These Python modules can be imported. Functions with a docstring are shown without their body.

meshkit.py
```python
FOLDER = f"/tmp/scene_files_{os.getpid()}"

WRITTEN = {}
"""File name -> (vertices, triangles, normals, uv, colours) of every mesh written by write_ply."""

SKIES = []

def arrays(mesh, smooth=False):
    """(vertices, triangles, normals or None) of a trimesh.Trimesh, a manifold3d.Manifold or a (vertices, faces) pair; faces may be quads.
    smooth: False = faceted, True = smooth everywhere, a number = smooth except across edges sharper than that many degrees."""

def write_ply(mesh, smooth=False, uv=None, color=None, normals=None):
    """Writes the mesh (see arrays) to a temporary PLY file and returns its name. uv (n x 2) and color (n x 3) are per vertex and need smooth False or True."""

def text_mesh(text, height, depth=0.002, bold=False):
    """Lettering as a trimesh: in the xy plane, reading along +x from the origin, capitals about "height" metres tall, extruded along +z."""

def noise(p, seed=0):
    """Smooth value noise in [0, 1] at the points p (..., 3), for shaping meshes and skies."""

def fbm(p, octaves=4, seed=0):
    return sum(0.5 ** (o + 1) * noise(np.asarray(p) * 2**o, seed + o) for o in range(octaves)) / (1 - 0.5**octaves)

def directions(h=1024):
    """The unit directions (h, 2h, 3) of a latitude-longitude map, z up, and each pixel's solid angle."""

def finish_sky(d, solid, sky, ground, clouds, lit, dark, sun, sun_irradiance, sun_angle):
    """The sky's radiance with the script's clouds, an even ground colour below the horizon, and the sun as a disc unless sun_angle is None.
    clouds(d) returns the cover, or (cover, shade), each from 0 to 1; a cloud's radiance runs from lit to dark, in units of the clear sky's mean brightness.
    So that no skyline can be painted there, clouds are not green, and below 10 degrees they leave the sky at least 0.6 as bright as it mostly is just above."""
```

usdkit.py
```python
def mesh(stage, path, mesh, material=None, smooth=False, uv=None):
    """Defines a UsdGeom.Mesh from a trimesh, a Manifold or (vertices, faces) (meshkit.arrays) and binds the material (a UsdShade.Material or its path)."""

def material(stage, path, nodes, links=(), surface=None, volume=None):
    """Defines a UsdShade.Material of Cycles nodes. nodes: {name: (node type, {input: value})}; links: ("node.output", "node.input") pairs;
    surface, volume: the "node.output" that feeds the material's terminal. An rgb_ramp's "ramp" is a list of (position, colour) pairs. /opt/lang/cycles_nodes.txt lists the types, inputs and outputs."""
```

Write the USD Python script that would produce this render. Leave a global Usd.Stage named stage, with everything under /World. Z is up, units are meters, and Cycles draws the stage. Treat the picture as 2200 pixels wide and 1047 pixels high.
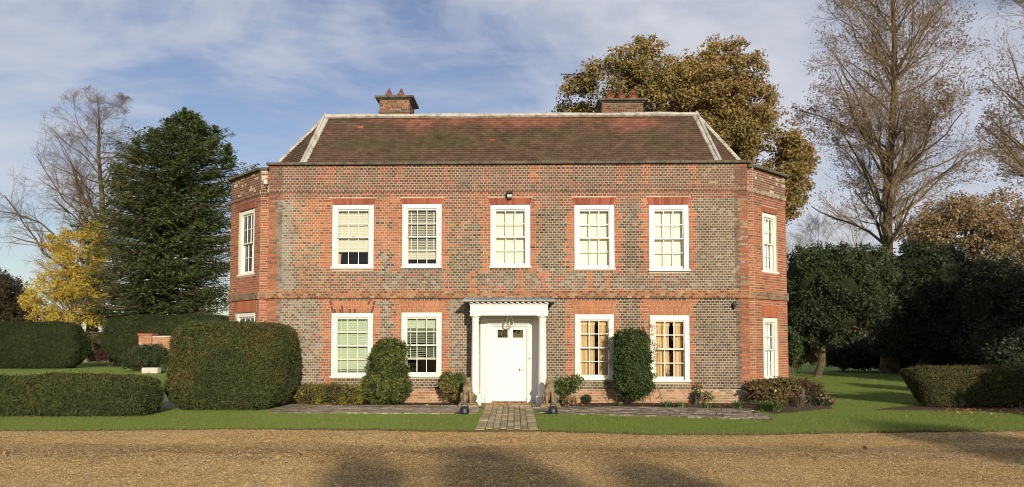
import math, random
import numpy as np
import trimesh, manifold3d, shapely
from shapely.geometry import Polygon, LineString
from pxr import Usd, UsdGeom, UsdLux, UsdShade, Gf, Sdf, Vt
import usdkit, meshkit

# ------------------------------------------------------------------ camera, sky, sun, exposure
stage = Usd.Stage.CreateInMemory()
UsdGeom.SetStageUpAxis(stage, 'Z')
UsdGeom.SetStageMetersPerUnit(stage, 1.0)
UsdGeom.Xform.Define(stage, '/World')
UsdGeom.Scope.Define(stage, '/World/Looks')

EYE = 1.70                      # metres above the drive
FPX, CX, CY, PITCH = 1600.0, 1100.0, 648.0, math.radians(3.0)   # photo pixels (2200 wide)
cam = UsdGeom.Camera.Define(stage, '/World/camera')
cam.CreateHorizontalApertureAttr(36.0)
cam.CreateVerticalApertureAttr(36.0 * 1047 / 2200)
cam.CreateFocalLengthAttr(36.0 * FPX / 2200)
cam.CreateVerticalApertureOffsetAttr(36.0 * (CY - 523.5) / 2200)
cam.CreateClippingRangeAttr((0.1, 3000.0))
cam.AddTranslateOp().Set((0, 0, EYE))
cam.AddRotateXOp().Set(90 + math.degrees(PITCH))
cam.CreateExposureAttr(0.22)

TO_SUN = np.array([0.225, -0.95, 0.245]); TO_SUN /= np.linalg.norm(TO_SUN)
SUN_EL, SUN_ROT = math.asin(TO_SUN[2]), math.atan2(TO_SUN[0], TO_SUN[1])
sun = UsdLux.DistantLight.Define(stage, '/World/sun')
sun.CreateIntensityAttr(1.22)
sun.CreateAngleAttr(0.5)
sun.CreateNormalizeAttr(True)
sun.CreateColorAttr((1.0, 0.87, 0.68))
_z = TO_SUN; _x = np.cross([0, 0, 1.0], _z); _x /= np.linalg.norm(_x); _y = np.cross(_z, _x)
sun.AddTransformOp().Set(Gf.Matrix4d(*[float(v) for v in (*_x, 0, *_y, 0, *_z, 0, 0, 0, 0, 1)]))

dome = UsdLux.DomeLight.Define(stage, '/World/sky')
SKY = 0.115
usdkit.material(stage, '/World/Looks/sky', {
    'tc': ('texture_coordinate', {}),
    'sky': ('sky_texture', {'sky_type': 'single_scattering', 'sun_disc': False, 'sun_elevation': SUN_EL, 'sun_rotation': SUN_ROT,
                            'altitude': 50.0, 'air_density': 1.0, 'aerosol_density': 0.6, 'ozone_density': 2.0}),
    'hs': ('hsv', {'hue': 0.516, 'saturation': 0.94, 'value': 0.88}),
    'm1': ('mapping', {'rotation': (0.0, 0.35, 0.2), 'scale': (1.0, 1.5, 2.3), 'location': (3.1, 0.4, 1.3)}),
    'n1': ('noise_texture', {'scale': 2.0, 'detail': 10.0, 'roughness': 0.56, 'distortion': 0.6}),
    'r1': ('rgb_ramp', {'ramp': [(0.40, (.05, .05, .05)), (0.475, (.45, .45, .45)), (0.60, (.96, .96, .96))]}),
    'm2': ('mapping', {'rotation': (0.0, -0.3, 0.0), 'scale': (1.3, 1.0, 5.5), 'location': (0.7, 2.0, 0.2)}),
    'n2': ('noise_texture', {'scale': 3.2, 'detail': 8.0, 'roughness': 0.6, 'distortion': 0.3}),
    'r2': ('rgb_ramp', {'ramp': [(0.42, (0, 0, 0)), (0.62, (.55, .55, .55)), (0.75, (.8, .8, .8))]}),
    'mx': ('mix', {'mix_type': 'screen', 'fac': 0.75}),
    'cl': ('mix', {'mix_type': 'mix', 'color2': (4.85, 4.95, 5.45)}),
    'bg': ('background_shader', {'strength': SKY}),
}, [('tc.generated', 'm1.vector'), ('m1.vector', 'n1.vector'), ('n1.fac', 'r1.fac'), ('tc.generated', 'm2.vector'), ('m2.vector', 'n2.vector'),
    ('n2.fac', 'r2.fac'), ('r1.color', 'mx.color1'), ('r2.color', 'mx.color2'), ('mx.color', 'cl.fac'), ('sky.color', 'hs.color'), ('hs.color', 'cl.color1'),
    ('cl.color', 'bg.color')], surface='bg.background')
UsdShade.MaterialBindingAPI.Apply(dome.GetPrim()).Bind(UsdShade.Material.Get(stage, '/World/Looks/sky'))

# ------------------------------------------------------------------ helpers: picture -> place
_cp, _sp = math.cos(PITCH), math.sin(PITCH)
def ray(px, py):
    a, b = (px - CX) / FPX, -(py - CY) / FPX
    return np.array([a, _cp - b * _sp, _sp + b * _cp])
def at(px, py, y):                       # the point seen at a photo pixel, y metres ahead
    d = ray(px, py); return np.array([0, 0, EYE]) + d * (y / d[1])
def gr(px, py, z=0.0):                   # ... on the ground
    d = ray(px, py); return np.array([0, 0, EYE]) + d * ((z - EYE) / d[2])
def project(P):
    P = np.asarray(P, float) - [0, 0, EYE]
    fwd = P[..., 1] * _cp + P[..., 2] * _sp
    up = -P[..., 1] * _sp + P[..., 2] * _cp
    return CX + FPX * P[..., 0] / fwd, CY - FPX * up / fwd
HO, HYAW = np.array([0, 20.0, 0]), math.radians(-1.2)
_hc, _hs = math.cos(HYAW), math.sin(HYAW)
def h2w(p):                              # house space -> world
    p = np.asarray(p, float); q = p.copy()
    q[..., 0] = p[..., 0] * _hc - p[..., 1] * _hs; q[..., 1] = p[..., 0] * _hs + p[..., 1] * _hc
    return q + HO
def w2h(p):
    p = np.asarray(p, float) - HO; q = p.copy()
    q[..., 0] = p[..., 0] * _hc + p[..., 1] * _hs; q[..., 1] = -p[..., 0] * _hs + p[..., 1] * _hc
    return q
def fac(px, py, v=0.0):                  # photo pixel -> (u, z) on the house front plane y_house = v
    o = w2h(np.array([0, 0, EYE])); d = ray(px, py); e = w2h(d + HO)
    t = (v - o[1]) / e[1]; p = o + e * t
    return p[0], p[2]

# ------------------------------------------------------------------ helpers: scene
_used = {}
def numbered(parent, name):
    k = (str(parent), name); n = _used.get(k, 0); _used[k] = n + 1
    return name if n == 0 else f'{name}_{n:03d}'
def tag(prim, label=None, category=None, group=None, kind=None):
    for k, v in (('label', label), ('category', category), ('group', group), ('kind', kind)):
        if v: prim.SetCustomDataByKey(k, v)
    return prim
def thing(name, label, category, loc=(0, 0, 0), rotz=0.0, group=None):
    x = UsdGeom.Xform.Define(stage, '/World/' + numbered('/World', name))
    if any(loc): x.AddTranslateOp().Set(Gf.Vec3d(*map(float, loc)))
    if rotz: x.AddRotateZOp().Set(math.degrees(rotz))
    return tag(x.GetPrim(), label, category, group)
def obj(name, mesh, mat, parent=None, smooth=False, tone=None, label=None, kind=None):
    base = '/World' if parent is None else str(parent.GetPath())
    m = usdkit.mesh(stage, base + '/' + numbered(base, name), mesh, MAT[mat], smooth=smooth)
    if tone is not None:
        n = len(m.GetPointsAttr().Get()); tone = np.asarray(tone, np.float32)
        if tone.ndim == 1: tone = np.tile(tone, (n, 1))
        UsdGeom.PrimvarsAPI(m).CreatePrimvar('tone', Sdf.ValueTypeNames.Color3fArray, 'vertex').Set(Vt.Vec3fArray.FromNumpy(tone))
    return tag(m.GetPrim(), label, None, None, kind)
def single(name, label, category, mesh, mat, smooth=False, tone=None, group=None):
    p = obj(name, mesh, mat, None, smooth, tone); return tag(p, label, category, group)

def boxes(b, back=True):
    """b: (N,6) x0,x1,y0,y1,z0,z1 -> trimesh arrays (8 verts each). back=False leaves out the +y face."""
    b = np.asarray(b, float).reshape(-1, 6); n = len(b)
    ix = np.array([[0, 2, 4], [1, 2, 4], [1, 3, 4], [0, 3, 4], [0, 2, 5], [1, 2, 5], [1, 3, 5], [0, 3, 5]])
    v = b[:, ix].reshape(-1, 3)
    f = [[0, 2, 1], [0, 3, 2], [4, 5, 6], [4, 6, 7], [0, 1, 5], [0, 5, 4], [1, 2, 6], [1, 6, 5], [3, 0, 4], [3, 4, 7]]
    if back: f += [[2, 3, 7], [2, 7, 6]]
    f = (np.array(f)[None] + np.arange(n)[:, None, None] * 8).reshape(-1, 3)
    return v, f
def box(x0, x1, y0, y1, z0, z1): return boxes([[x0, x1, y0, y1, z0, z1]])
def cat(ms):
    vs, fs, n = [], [], 0
    for m in ms:
        v, f = (np.array(m.vertices), np.array(m.faces)) if hasattr(m, 'vertices') else m
        vs.append(v); fs.append(np.asarray(f) + n); n += len(v)
    return np.vstack(vs), np.vstack(fs)
def cbox(x0, x1, y0, y1, z0, z1, c=0.008):           # box with chamfered edges
    h = manifold3d.Manifold.hull_points(
        [(x, y, z) for x in (x0 + c, x1 - c) for y in (y0 + c, y1 - c) for z in (z0, z1)] +
        [(x, y, z) for x in (x0 + c, x1 - c) for y in (y0, y1) for z in (z0 + c, z1 - c)] +
        [(x, y, z) for x in (x0, x1) for y in (y0 + c, y1 - c) for z in (z0 + c, z1 - c)])
    m = h.to_mesh(); return np.array(m.vert_properties[:, :3]), np.array(m.tri_verts)
def lathe(profile, sections=24, at_=(0, 0, 0)):
    m = trimesh.creation.revolve(np.array(profile, float), sections=sections); m.apply_translation(at_)
    return np.array(m.vertices), np.array(m.faces)
def moved(m, t=(0, 0, 0), rz=0.0):
    v, f = m; c, s = math.cos(rz), math.sin(rz); v = np.array(v, float); w = v.copy()
    w[:, 0] = v[:, 0] * c - v[:, 1] * s; w[:, 1] = v[:, 0] * s + v[:, 1] * c
    return w + np.asarray(t, float), f
def tubes(P, Rr, sides=5):
    """P (B,K,3), Rr (B,K) -> one mesh of B tapered tubes."""
    P, Rr = np.asarray(P, float), np.asarray(Rr, float); B, K, _ = P.shape
    T = np.gradient(P, axis=1); T /= np.linalg.norm(T, axis=2, keepdims=True) + 1e-9
    ref = np.where(np.abs(T[..., 2:3]) < .9, [[[0, 0, 1.0]]], [[[1.0, 0, 0]]])
    A = np.cross(T, ref); A /= np.linalg.norm(A, axis=2, keepdims=True) + 1e-9
    Bn = np.cross(T, A); an = np.arange(sides) * 2 * np.pi / sides
    v = P[:, :, None] + Rr[:, :, None, None] * (np.cos(an)[None, None, :, None] * A[:, :, None] + np.sin(an)[None, None, :, None] * Bn[:, :, None])
    i, j = np.meshgrid(np.arange(K - 1), np.arange(sides), indexing='ij'); j2 = (j + 1) % sides
    q = np.stack([i * sides + j, i * sides + j2, (i + 1) * sides + j2, (i + 1) * sides + j], -1).reshape(-1, 4)
    f = np.vstack([q[:, [0, 1, 2]], q[:, [0, 2, 3]]])
    f = (f[None] + (np.arange(B) * K * sides)[:, None, None]).reshape(-1, 3)
    return v.reshape(-1, 3), f
def unit(v): return v / (np.linalg.norm(v, axis=-1, keepdims=True) + 1e-9)

def leaf_quads(rng, P, N, size, tones, aspect=0.55, along=None, jitter=0.7):
    """One folded diamond per leaf. P,N (n,3). Returns (verts, faces), per-vertex tone."""
    n = len(P); N = unit(N + rng.normal(0, jitter, (n, 3)))
    T = rng.normal(0, 1, (n, 3)) if along is None else along + rng.normal(0, .25, (n, 3))
    T = unit(T - (T * N).sum(1, keepdims=True) * N); Bq = np.cross(N, T)
    s = np.broadcast_to(size, (n,))[:, None] * rng.uniform(.7, 1.3, (n, 1))
    v = np.stack([P, P + T * s * .5 + Bq * s * aspect * .5 + N * s * .08, P + T * s, P + T * s * .5 - Bq * s * aspect * .5 + N * s * .08], 1)
    f = (np.array([[0, 1, 2], [0, 2, 3]])[None] + np.arange(n)[:, None, None] * 4).reshape(-1, 3)
    return (v.reshape(-1, 3), f), np.repeat(tones, 4, axis=0)
def palette(rng, n, cols, P=None, scale=1.0, jitter=.18, seed=0):
    """Leaf colours picked from cols; patches of leaves lean to one end of the list."""
    cols = np.asarray(cols, float); k = len(cols)
    t = rng.random(n)
    if P is not None: t = np.clip(.6 * t + 1.0 * (meshkit.fbm(np.asarray(P) * scale, 3, seed) - .5) + .20, 0, .9999)
    return cols[(t * k).astype(int)] * rng.uniform(1 - jitter, 1 + jitter, (n, 1))

# ------------------------------------------------------------------ materials
MAT = {}
def mat(name, nodes, links, surface='p.BSDF', volume=None):
    MAT[name] = usdkit.material(stage, '/World/Looks/' + name, nodes, links, surface=surface, volume=volume)
def toned(name, rough=.85, grain=40.0, amount=.25, bump=.3, dist=.004, spec=.3, big=1.2, bigamt=.15):
    """Colour from the piece itself (primvar tone), with fine grain, larger mottling and relief."""
    mat(name, {'a': ('attribute', {'attribute': 'tone'}), 'g': ('geometry', {}),
               'n': ('noise_texture', {'scale': grain, 'detail': 4.0, 'roughness': .65}),
               'mr': ('map_range', {'from_min': .25, 'from_max': .75, 'to_min': 1 - amount, 'to_max': 1 + amount}),
               'n2': ('noise_texture', {'scale': big, 'detail': 3.0}),
               'mr2': ('map_range', {'from_min': .3, 'from_max': .7, 'to_min': 1 - bigamt, 'to_max': 1 + bigamt}),
               'mm': ('math', {'math_type': 'multiply'}),
               'x': ('mix', {'mix_type': 'multiply', 'fac': 1.0}),
               'b': ('bump', {'strength': bump, 'distance': dist}),
               'p': ('principled_bsdf', {'roughness': rough, 'specular_ior_level': spec})},
        [('g.position', 'n.vector'), ('g.position', 'n2.vector'), ('n.fac', 'mr.value'), ('n2.fac', 'mr2.value'), ('mr.result', 'mm.value1'), ('mr2.result', 'mm.value2'),
         ('a.color', 'x.color1'), ('mm.value', 'x.color2'), ('x.color', 'p.base_color'), ('n.fac', 'b.height'), ('b.normal', 'p.normal')])
def plain(name, col, rough=.6, grain=30.0, amount=.1, bump=.15, dist=.003, spec=.4, metallic=0.0, col2=None, scale2=2.0, lo=.45, hi=.6):
    c2 = col if col2 is None else col2
    mat(name, {'g': ('geometry', {}), 'n': ('noise_texture', {'scale': grain, 'detail': 4.0, 'roughness': .65}),
               'mr': ('map_range', {'from_min': .25, 'from_max': .75, 'to_min': 1 - amount, 'to_max': 1 + amount}),
               'n2': ('noise_texture', {'scale': scale2, 'detail': 6.0, 'roughness': .65}), 'r': ('rgb_ramp', {'ramp': [(lo, col), (hi, c2)]}),
               'x': ('mix', {'mix_type': 'multiply', 'fac': 1.0}), 'b': ('bump', {'strength': bump, 'distance': dist}),
               'p': ('principled_bsdf', {'roughness': rough, 'specular_ior_level': spec, 'metallic': metallic})},
        [('g.position', 'n.vector'), ('g.position', 'n2.vector'), ('n2.fac', 'r.fac'), ('n.fac', 'mr.value'), ('r.color', 'x.color1'), ('mr.result', 'x.color2'),
         ('x.color', 'p.base_color'), ('n.fac', 'b.height'), ('b.normal', 'p.normal')])
toned('brick', .9, 55.0, .22, .5, .003, .2)
toned('roof_tile', .9, 30.0, .25, .5, .004, .2, 3.0, .2)
toned('paver', .9, 40.0, .25, .5, .004, .25, 5.0, .2)
plain('mortar', (.42, .345, .255), .95, 60.0, .18, .5, .003, .2, col2=(.32, .26, .19), scale2=1.3)
plain('mortar_red', (.36, .21, .12), .95, 60.0, .18, .5, .003, .2, col2=(.27, .17, .10), scale2=1.3)
plain('white_paint', (.69, .675, .615), .35, 25.0, .03, .08, .001, .4, col2=(.64, .62, .56), scale2=6.0)
plain('door_paint', (.68, .67, .62), .3, 18.0, .02, .06, .001, .45)
plain('lead', (.17, .17, .175), .55, 20.0, .15, .2, .004, .5, col2=(.26, .26, .26), scale2=3.0)
plain('pale_flashing', (.40, .38, .33), .7, 14.0, .12, .4, .006, .3, col2=(.20, .19, .175), scale2=4.0, lo=.45, hi=.66)
plain('coping_stone', (.12, .105, .08), .95, 30.0, .25, .5, .006, .2, col2=(.066, .06, .046), scale2=3.0)
plain('dark_interior', (.05, .047, .042), .9, 5.0, .1, 0.0)
plain('blind_cream', (.54, .52, .44), .6, 20.0, .03, .03)
plain('blind_green', (.40, .47, .35), .6, 20.0, .03, .03)
plain('shutter_paint', (.63, .60, .51), .5, 20.0, .03, .05)
plain('curtain_cloth', (.54, .395, .22), .9, 60.0, .08, .1)
plain('net_cloth', (.66, .70, .72), .9, 60.0, .05, .05)
plain('black_metal', (.018, .019, .022), .4, 40.0, .2, .1, .001, .5)
plain('blue_black', (.012, .014, .022), .45, 30.0, .2, .1, .001, .5)
plain('brass', (.30, .17, .08), .35, 20.0, .1, .05, .001, .5, .8)
plain('statue_stone', (.25, .19, .115), .95, 35.0, .3, .8, .006, .2, col2=(.13, .10, .06), scale2=9.0)
plain('white_stone', (.48, .45, .38), .9, 30.0, .2, .5, .005, .2, col2=(.4, .38, .3), scale2=8.0)
plain('terracotta', (.33, .105, .065), .85, 25.0, .2, .3, .004, .2)
plain('pot_red', (.26, .075, .06), .8, 25.0, .2, .3, .004, .2)
plain('wire_rust', (.16, .05, .05), .7, 30.0, .2, .1)
plain('soil', (.075, .055, .038), .98, 25.0, .35, .8, .015, .1, col2=(.12, .08, .05), scale2=5.0)
plain('bark_pale', (.21, .175, .115), .95, 14.0, .35, .8, .02, .1, col2=(.11, .09, .06), scale2=2.5)
plain('bark_dark', (.115, .09, .062), .95, 16.0, .35, .7, .015, .1, col2=(.07, .055, .04), scale2=3.0)
plain('bark_olive', (.125, .10, .055), .95, 14.0, .3, .7, .015, .1, col2=(.065, .052, .034), scale2=2.5)
plain('twig', (.215, .165, .105), .95, 14.0, .3, .2)
plain('twig_dark', (.125, .092, .062), .95, 14.0, .3, .2)
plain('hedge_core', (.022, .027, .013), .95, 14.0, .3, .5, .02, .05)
mat('leaf', {'a': ('attribute', {'attribute': 'tone'}), 'p': ('principled_bsdf', {'roughness': .5, 'specular_ior_level': .28}),
             't': ('translucent_bsdf', {}), 'm': ('mix_closure', {'fac': .25})},
    [('a.color', 'p.base_color'), ('a.color', 't.color'), ('p.BSDF', 'm.closure1'), ('t.BSDF', 'm.closure2')], surface='m.closure')
mat('dull_leaf', {'a': ('attribute', {'attribute': 'tone'}), 'p': ('principled_bsdf', {'roughness': .75, 'specular_ior_level': .1}),
             't': ('translucent_bsdf', {}), 'm': ('mix_closure', {'fac': .18})},
    [('a.color', 'p.base_color'), ('a.color', 't.color'), ('p.BSDF', 'm.closure1'), ('t.BSDF', 'm.closure2')], surface='m.closure')
mat('window_glass', {'f': ('fresnel', {'IOR': 1.5}), 't': ('transparent_bsdf', {'color': (.96, .98, .96)}), 'n': ('noise_texture', {'scale': 2.2, 'detail': 1.0}), 'g0': ('geometry', {}),
                     'b': ('bump', {'strength': .05, 'distance': .02}), 'g': ('glossy_bsdf', {'roughness': .02, 'color': (1, 1, 1)}), 'm': ('mix_closure', {})},
    [('g0.position', 'n.vector'), ('n.fac', 'b.height'), ('b.normal', 'g.normal'), ('f.fac', 'm.fac'), ('t.BSDF', 'm.closure1'), ('g.BSDF', 'm.closure2')], surface='m.closure')

# ================================================================== the ground
grng = np.random.default_rng(11)
def poly_prism(poly, z0, z1):
    m = trimesh.creation.extrude_polygon(poly, z1 - z0, engine='earcut'); m.apply_translation((0, 0, z0))
    return np.array(m.vertices), np.array(m.faces)
def rough_line(P, step=.12, amp=.035, seed=0):
    P = np.asarray(P, float)[:, :2]; out = []
    for a, b in zip(P[:-1], P[1:]):
        n = max(2, int(np.linalg.norm(b - a) / step)); out += [a + (b - a) * t for t in np.linspace(0, 1, n, endpoint=False)]
    out = np.array(out + [P[-1]])
    k = meshkit.fbm(np.c_[out * 1.9, np.zeros(len(out))], 4, seed) - .5
    out[:, 1] += k * amp * 4
    return out
tag(obj('ground', poly_prism(Polygon([(-500, -200), (500, -200), (500, 900), (-500, 900)]), -.40, -.07), 'soil'), kind='structure')

# gravel: stones in the material, and loose stones on top where the drive is near
mat('gravel', {'g': ('geometry', {}), 'v': ('voronoi_texture', {'scale': 36.0, 'feature': 'f1'}), 've': ('voronoi_texture', {'scale': 36.0, 'feature': 'distance_to_edge'}),
    's': ('separate_xyz', {}), 'sc': ('separate_color', {}), 'n': ('noise_texture', {'scale': 1.1, 'detail': 6.0, 'roughness': .65}), 'n3': ('noise_texture', {'scale': .5, 'detail': 5.0, 'roughness': .6}),
    'st': ('rgb_ramp', {'ramp': [(0, (.13, .082, .040)), (.25, (.31, .205, .090)), (.6, (.45, .31, .138)), (.85, (.55, .40, .20)), (1, (.68, .55, .34))]}),
    'mp': ('mapping', {'scale': (.4, 1.0, 1.0)}), 'nt': ('noise_texture', {'scale': 1.5, 'detail': 6.0, 'roughness': .62, 'distortion': .3}),
    'rt': ('rgb_ramp', {'ramp': [(.38, (.72, .70, .68)), (.52, (.95, .94, .93)), (.64, (1.06, 1.05, 1.03))]}),
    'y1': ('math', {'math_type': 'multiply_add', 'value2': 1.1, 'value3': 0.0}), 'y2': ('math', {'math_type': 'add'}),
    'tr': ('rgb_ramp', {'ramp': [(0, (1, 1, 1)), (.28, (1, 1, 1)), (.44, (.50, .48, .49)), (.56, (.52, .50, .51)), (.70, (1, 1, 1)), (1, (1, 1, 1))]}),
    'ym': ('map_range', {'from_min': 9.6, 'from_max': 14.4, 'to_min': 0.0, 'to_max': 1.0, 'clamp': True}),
    'ry': ('rgb_ramp', {'ramp': [(.45, (1, 1, 1)), (.6, (1.12, 1.02, .66))]}),
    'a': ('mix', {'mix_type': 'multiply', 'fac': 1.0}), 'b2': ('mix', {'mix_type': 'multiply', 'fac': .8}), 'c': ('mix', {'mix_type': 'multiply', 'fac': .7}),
    'bu': ('bump', {'strength': .9, 'distance': .012}), 'p': ('principled_bsdf', {'roughness': .95, 'specular_ior_level': .15})},
    [('g.position', 'v.vector'), ('g.position', 've.vector'), ('g.position', 'n.vector'), ('g.position', 'n3.vector'), ('g.position', 's.vector'), ('v.color', 'sc.color'), ('sc.r', 'st.fac'),
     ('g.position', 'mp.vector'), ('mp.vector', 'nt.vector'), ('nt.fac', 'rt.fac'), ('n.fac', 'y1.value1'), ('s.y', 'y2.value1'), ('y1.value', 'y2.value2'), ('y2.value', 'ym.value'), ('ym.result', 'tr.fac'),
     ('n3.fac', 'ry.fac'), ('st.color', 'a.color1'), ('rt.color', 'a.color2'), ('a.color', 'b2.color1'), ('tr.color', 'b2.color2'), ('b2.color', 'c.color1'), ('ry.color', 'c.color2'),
     ('c.color', 'p.base_color'), ('ve.distance', 'bu.height'), ('bu.normal', 'p.normal')])
edge_px = [(-500, 929), (0, 927), (180, 927), (330, 925), (520, 923), (800, 924), (1019, 928)]
edge_px2 = [(1158, 927), (1280, 931), (1400, 935), (1620, 935), (1800, 931), (2000, 928), (2200, 927), (2800, 926)]
eL, eR = [gr(*p)[:2] for p in edge_px], [gr(*p)[:2] for p in edge_px2]
gx = np.linspace(-40, 40, 161); gy = np.concatenate([np.linspace(-60, 6, 30), np.linspace(6.6, 16.5, 67)])
GX, GY = np.meshgrid(gx, gy); GZ = (meshkit.fbm(np.stack([GX * .35, GY * .8, 0 * GX], -1), 4, 3) - .5) * .035
gi = np.arange(len(gx) * len(gy)).reshape(len(gy), len(gx))
gq = np.stack([gi[:-1, :-1], gi[:-1, 1:], gi[1:, 1:], gi[1:, :-1]], -1).reshape(-1, 4)
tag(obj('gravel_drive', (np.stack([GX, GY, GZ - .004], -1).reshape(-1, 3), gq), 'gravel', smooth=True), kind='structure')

# lawn: turf a little above the gravel, with a cut edge; the path and the paving lie in it
mat('turf', {'g': ('geometry', {}), 'n': ('noise_texture', {'scale': 22.0, 'detail': 8.0, 'roughness': .8}), 'n2': ('noise_texture', {'scale': 1.4, 'detail': 6.0, 'roughness': .65}),
    'r': ('rgb_ramp', {'ramp': [(.25, (.094, .132, .030)), (.55, (.17, .228, .056)), (.8, (.265, .315, .085))]}), 'r2': ('rgb_ramp', {'ramp': [(.35, (.74, .86, .7)), (.52, (1.05, 1.05, 1.0)), (.68, (1.5, 1.25, 1.0))]}),
    'x': ('mix', {'mix_type': 'multiply', 'fac': 1.0}), 'b': ('bump', {'strength': 1.0, 'distance': .02}), 'sn': ('separate_xyz', {}), 'mn': ('map_range', {'from_min': .3, 'from_max': .7, 'clamp': True}), 'y': ('mix', {'color1': (.085, .065, .035)}), 'p': ('principled_bsdf', {'roughness': .9, 'specular_ior_level': .1})},
    [('g.position', 'n.vector'), ('g.position', 'n2.vector'), ('n.fac', 'r.fac'), ('n2.fac', 'r2.fac'), ('r.color', 'x.color1'), ('r2.color', 'x.color2'), ('g.true_normal', 'sn.vector'), ('sn.z', 'mn.value'), ('mn.result', 'y.fac'), ('x.color', 'y.color2'), ('y.color', 'p.base_color'),
     ('n.fac', 'b.height'), ('b.normal', 'p.normal')])
rL, rR = rough_line(eL, .1, .045, 1), rough_line(eR, .1, .045, 2)
HOUSE_W = [h2w([u, v, 0])[:2] for u, v in ((-8.3, .9), (-6.7, -.25), (6.6, -.25), (8.4, .9), (8.4, 12), (-8.3, 12))]
path_w = [gr(1019, 928)[:2], gr(1158, 927)[:2], gr(1142, 868)[:2], gr(1046, 868)[:2]]
def gp(pts, z=.035): return [gr(x, y, z)[:2] for x, y in pts]
PAVE_L = Polygon(gp([(345, 888), (352, 874), (600, 889), (1020, 891), (1042, 872), (640, 870), (360, 838), (385, 838), (345, 838)])).buffer(0)
bedL = Polygon(gp([(560, 873), (1040, 873)]) + [tuple(h2w([-.3, .05, 0])[:2]), tuple(h2w([-6.6, .05, 0])[:2])])
slabsL = Polygon(gp([(575, 889), (1022, 891), (1040, 874), (590, 871)]))
slabsR = Polygon(gp([(1160, 890), (1380, 896), (1665, 904), (1612, 880), (1140, 874)]))
bedR = Polygon(gp([(1140, 874), (1612, 881), (1660, 892), (1790, 880), (1780, 868), (1700, 860)]) + [tuple(h2w([8.2, 1.2, 0])[:2]), tuple(h2w([6.5, .02, 0])[:2]), tuple(h2w([.5, .05, 0])[:2])])
sideP = Polygon(gp([(340, 876), (395, 884), (400, 838), (376, 838)]))
pathP = Polygon(path_w)
bedHedge = Polygon([gr(1860, 886)[:2], gr(2700, 896)[:2], gr(2700, 870)[:2], gr(1980, 872)[:2]])
lawn = Polygon(list(map(tuple, rL)) + list(map(tuple, rR)) + [(80, 15), (160, 260), (-160, 260), (-80, 15)]).buffer(0)
lawn = lawn.difference(pathP.buffer(.01)).buffer(0)
lawn_m = []
for g in getattr(lawn, 'geoms', [lawn]): lawn_m.append(poly_prism(g, -.06, .035))
tag(obj('lawn', cat(lawn_m), 'turf'), kind='structure')
for nm, p, z in (('flower_bed', bedL, .043), ('flower_bed', bedR, .043), ('flower_bed', bedHedge, .043), ('side_path', sideP, .047)):
    tag(obj(nm, poly_prism(p.buffer(0), .0, z), 'soil' if nm == 'flower_bed' else 'paver', tone=(.15, .13, .10)), kind='structure')

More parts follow.
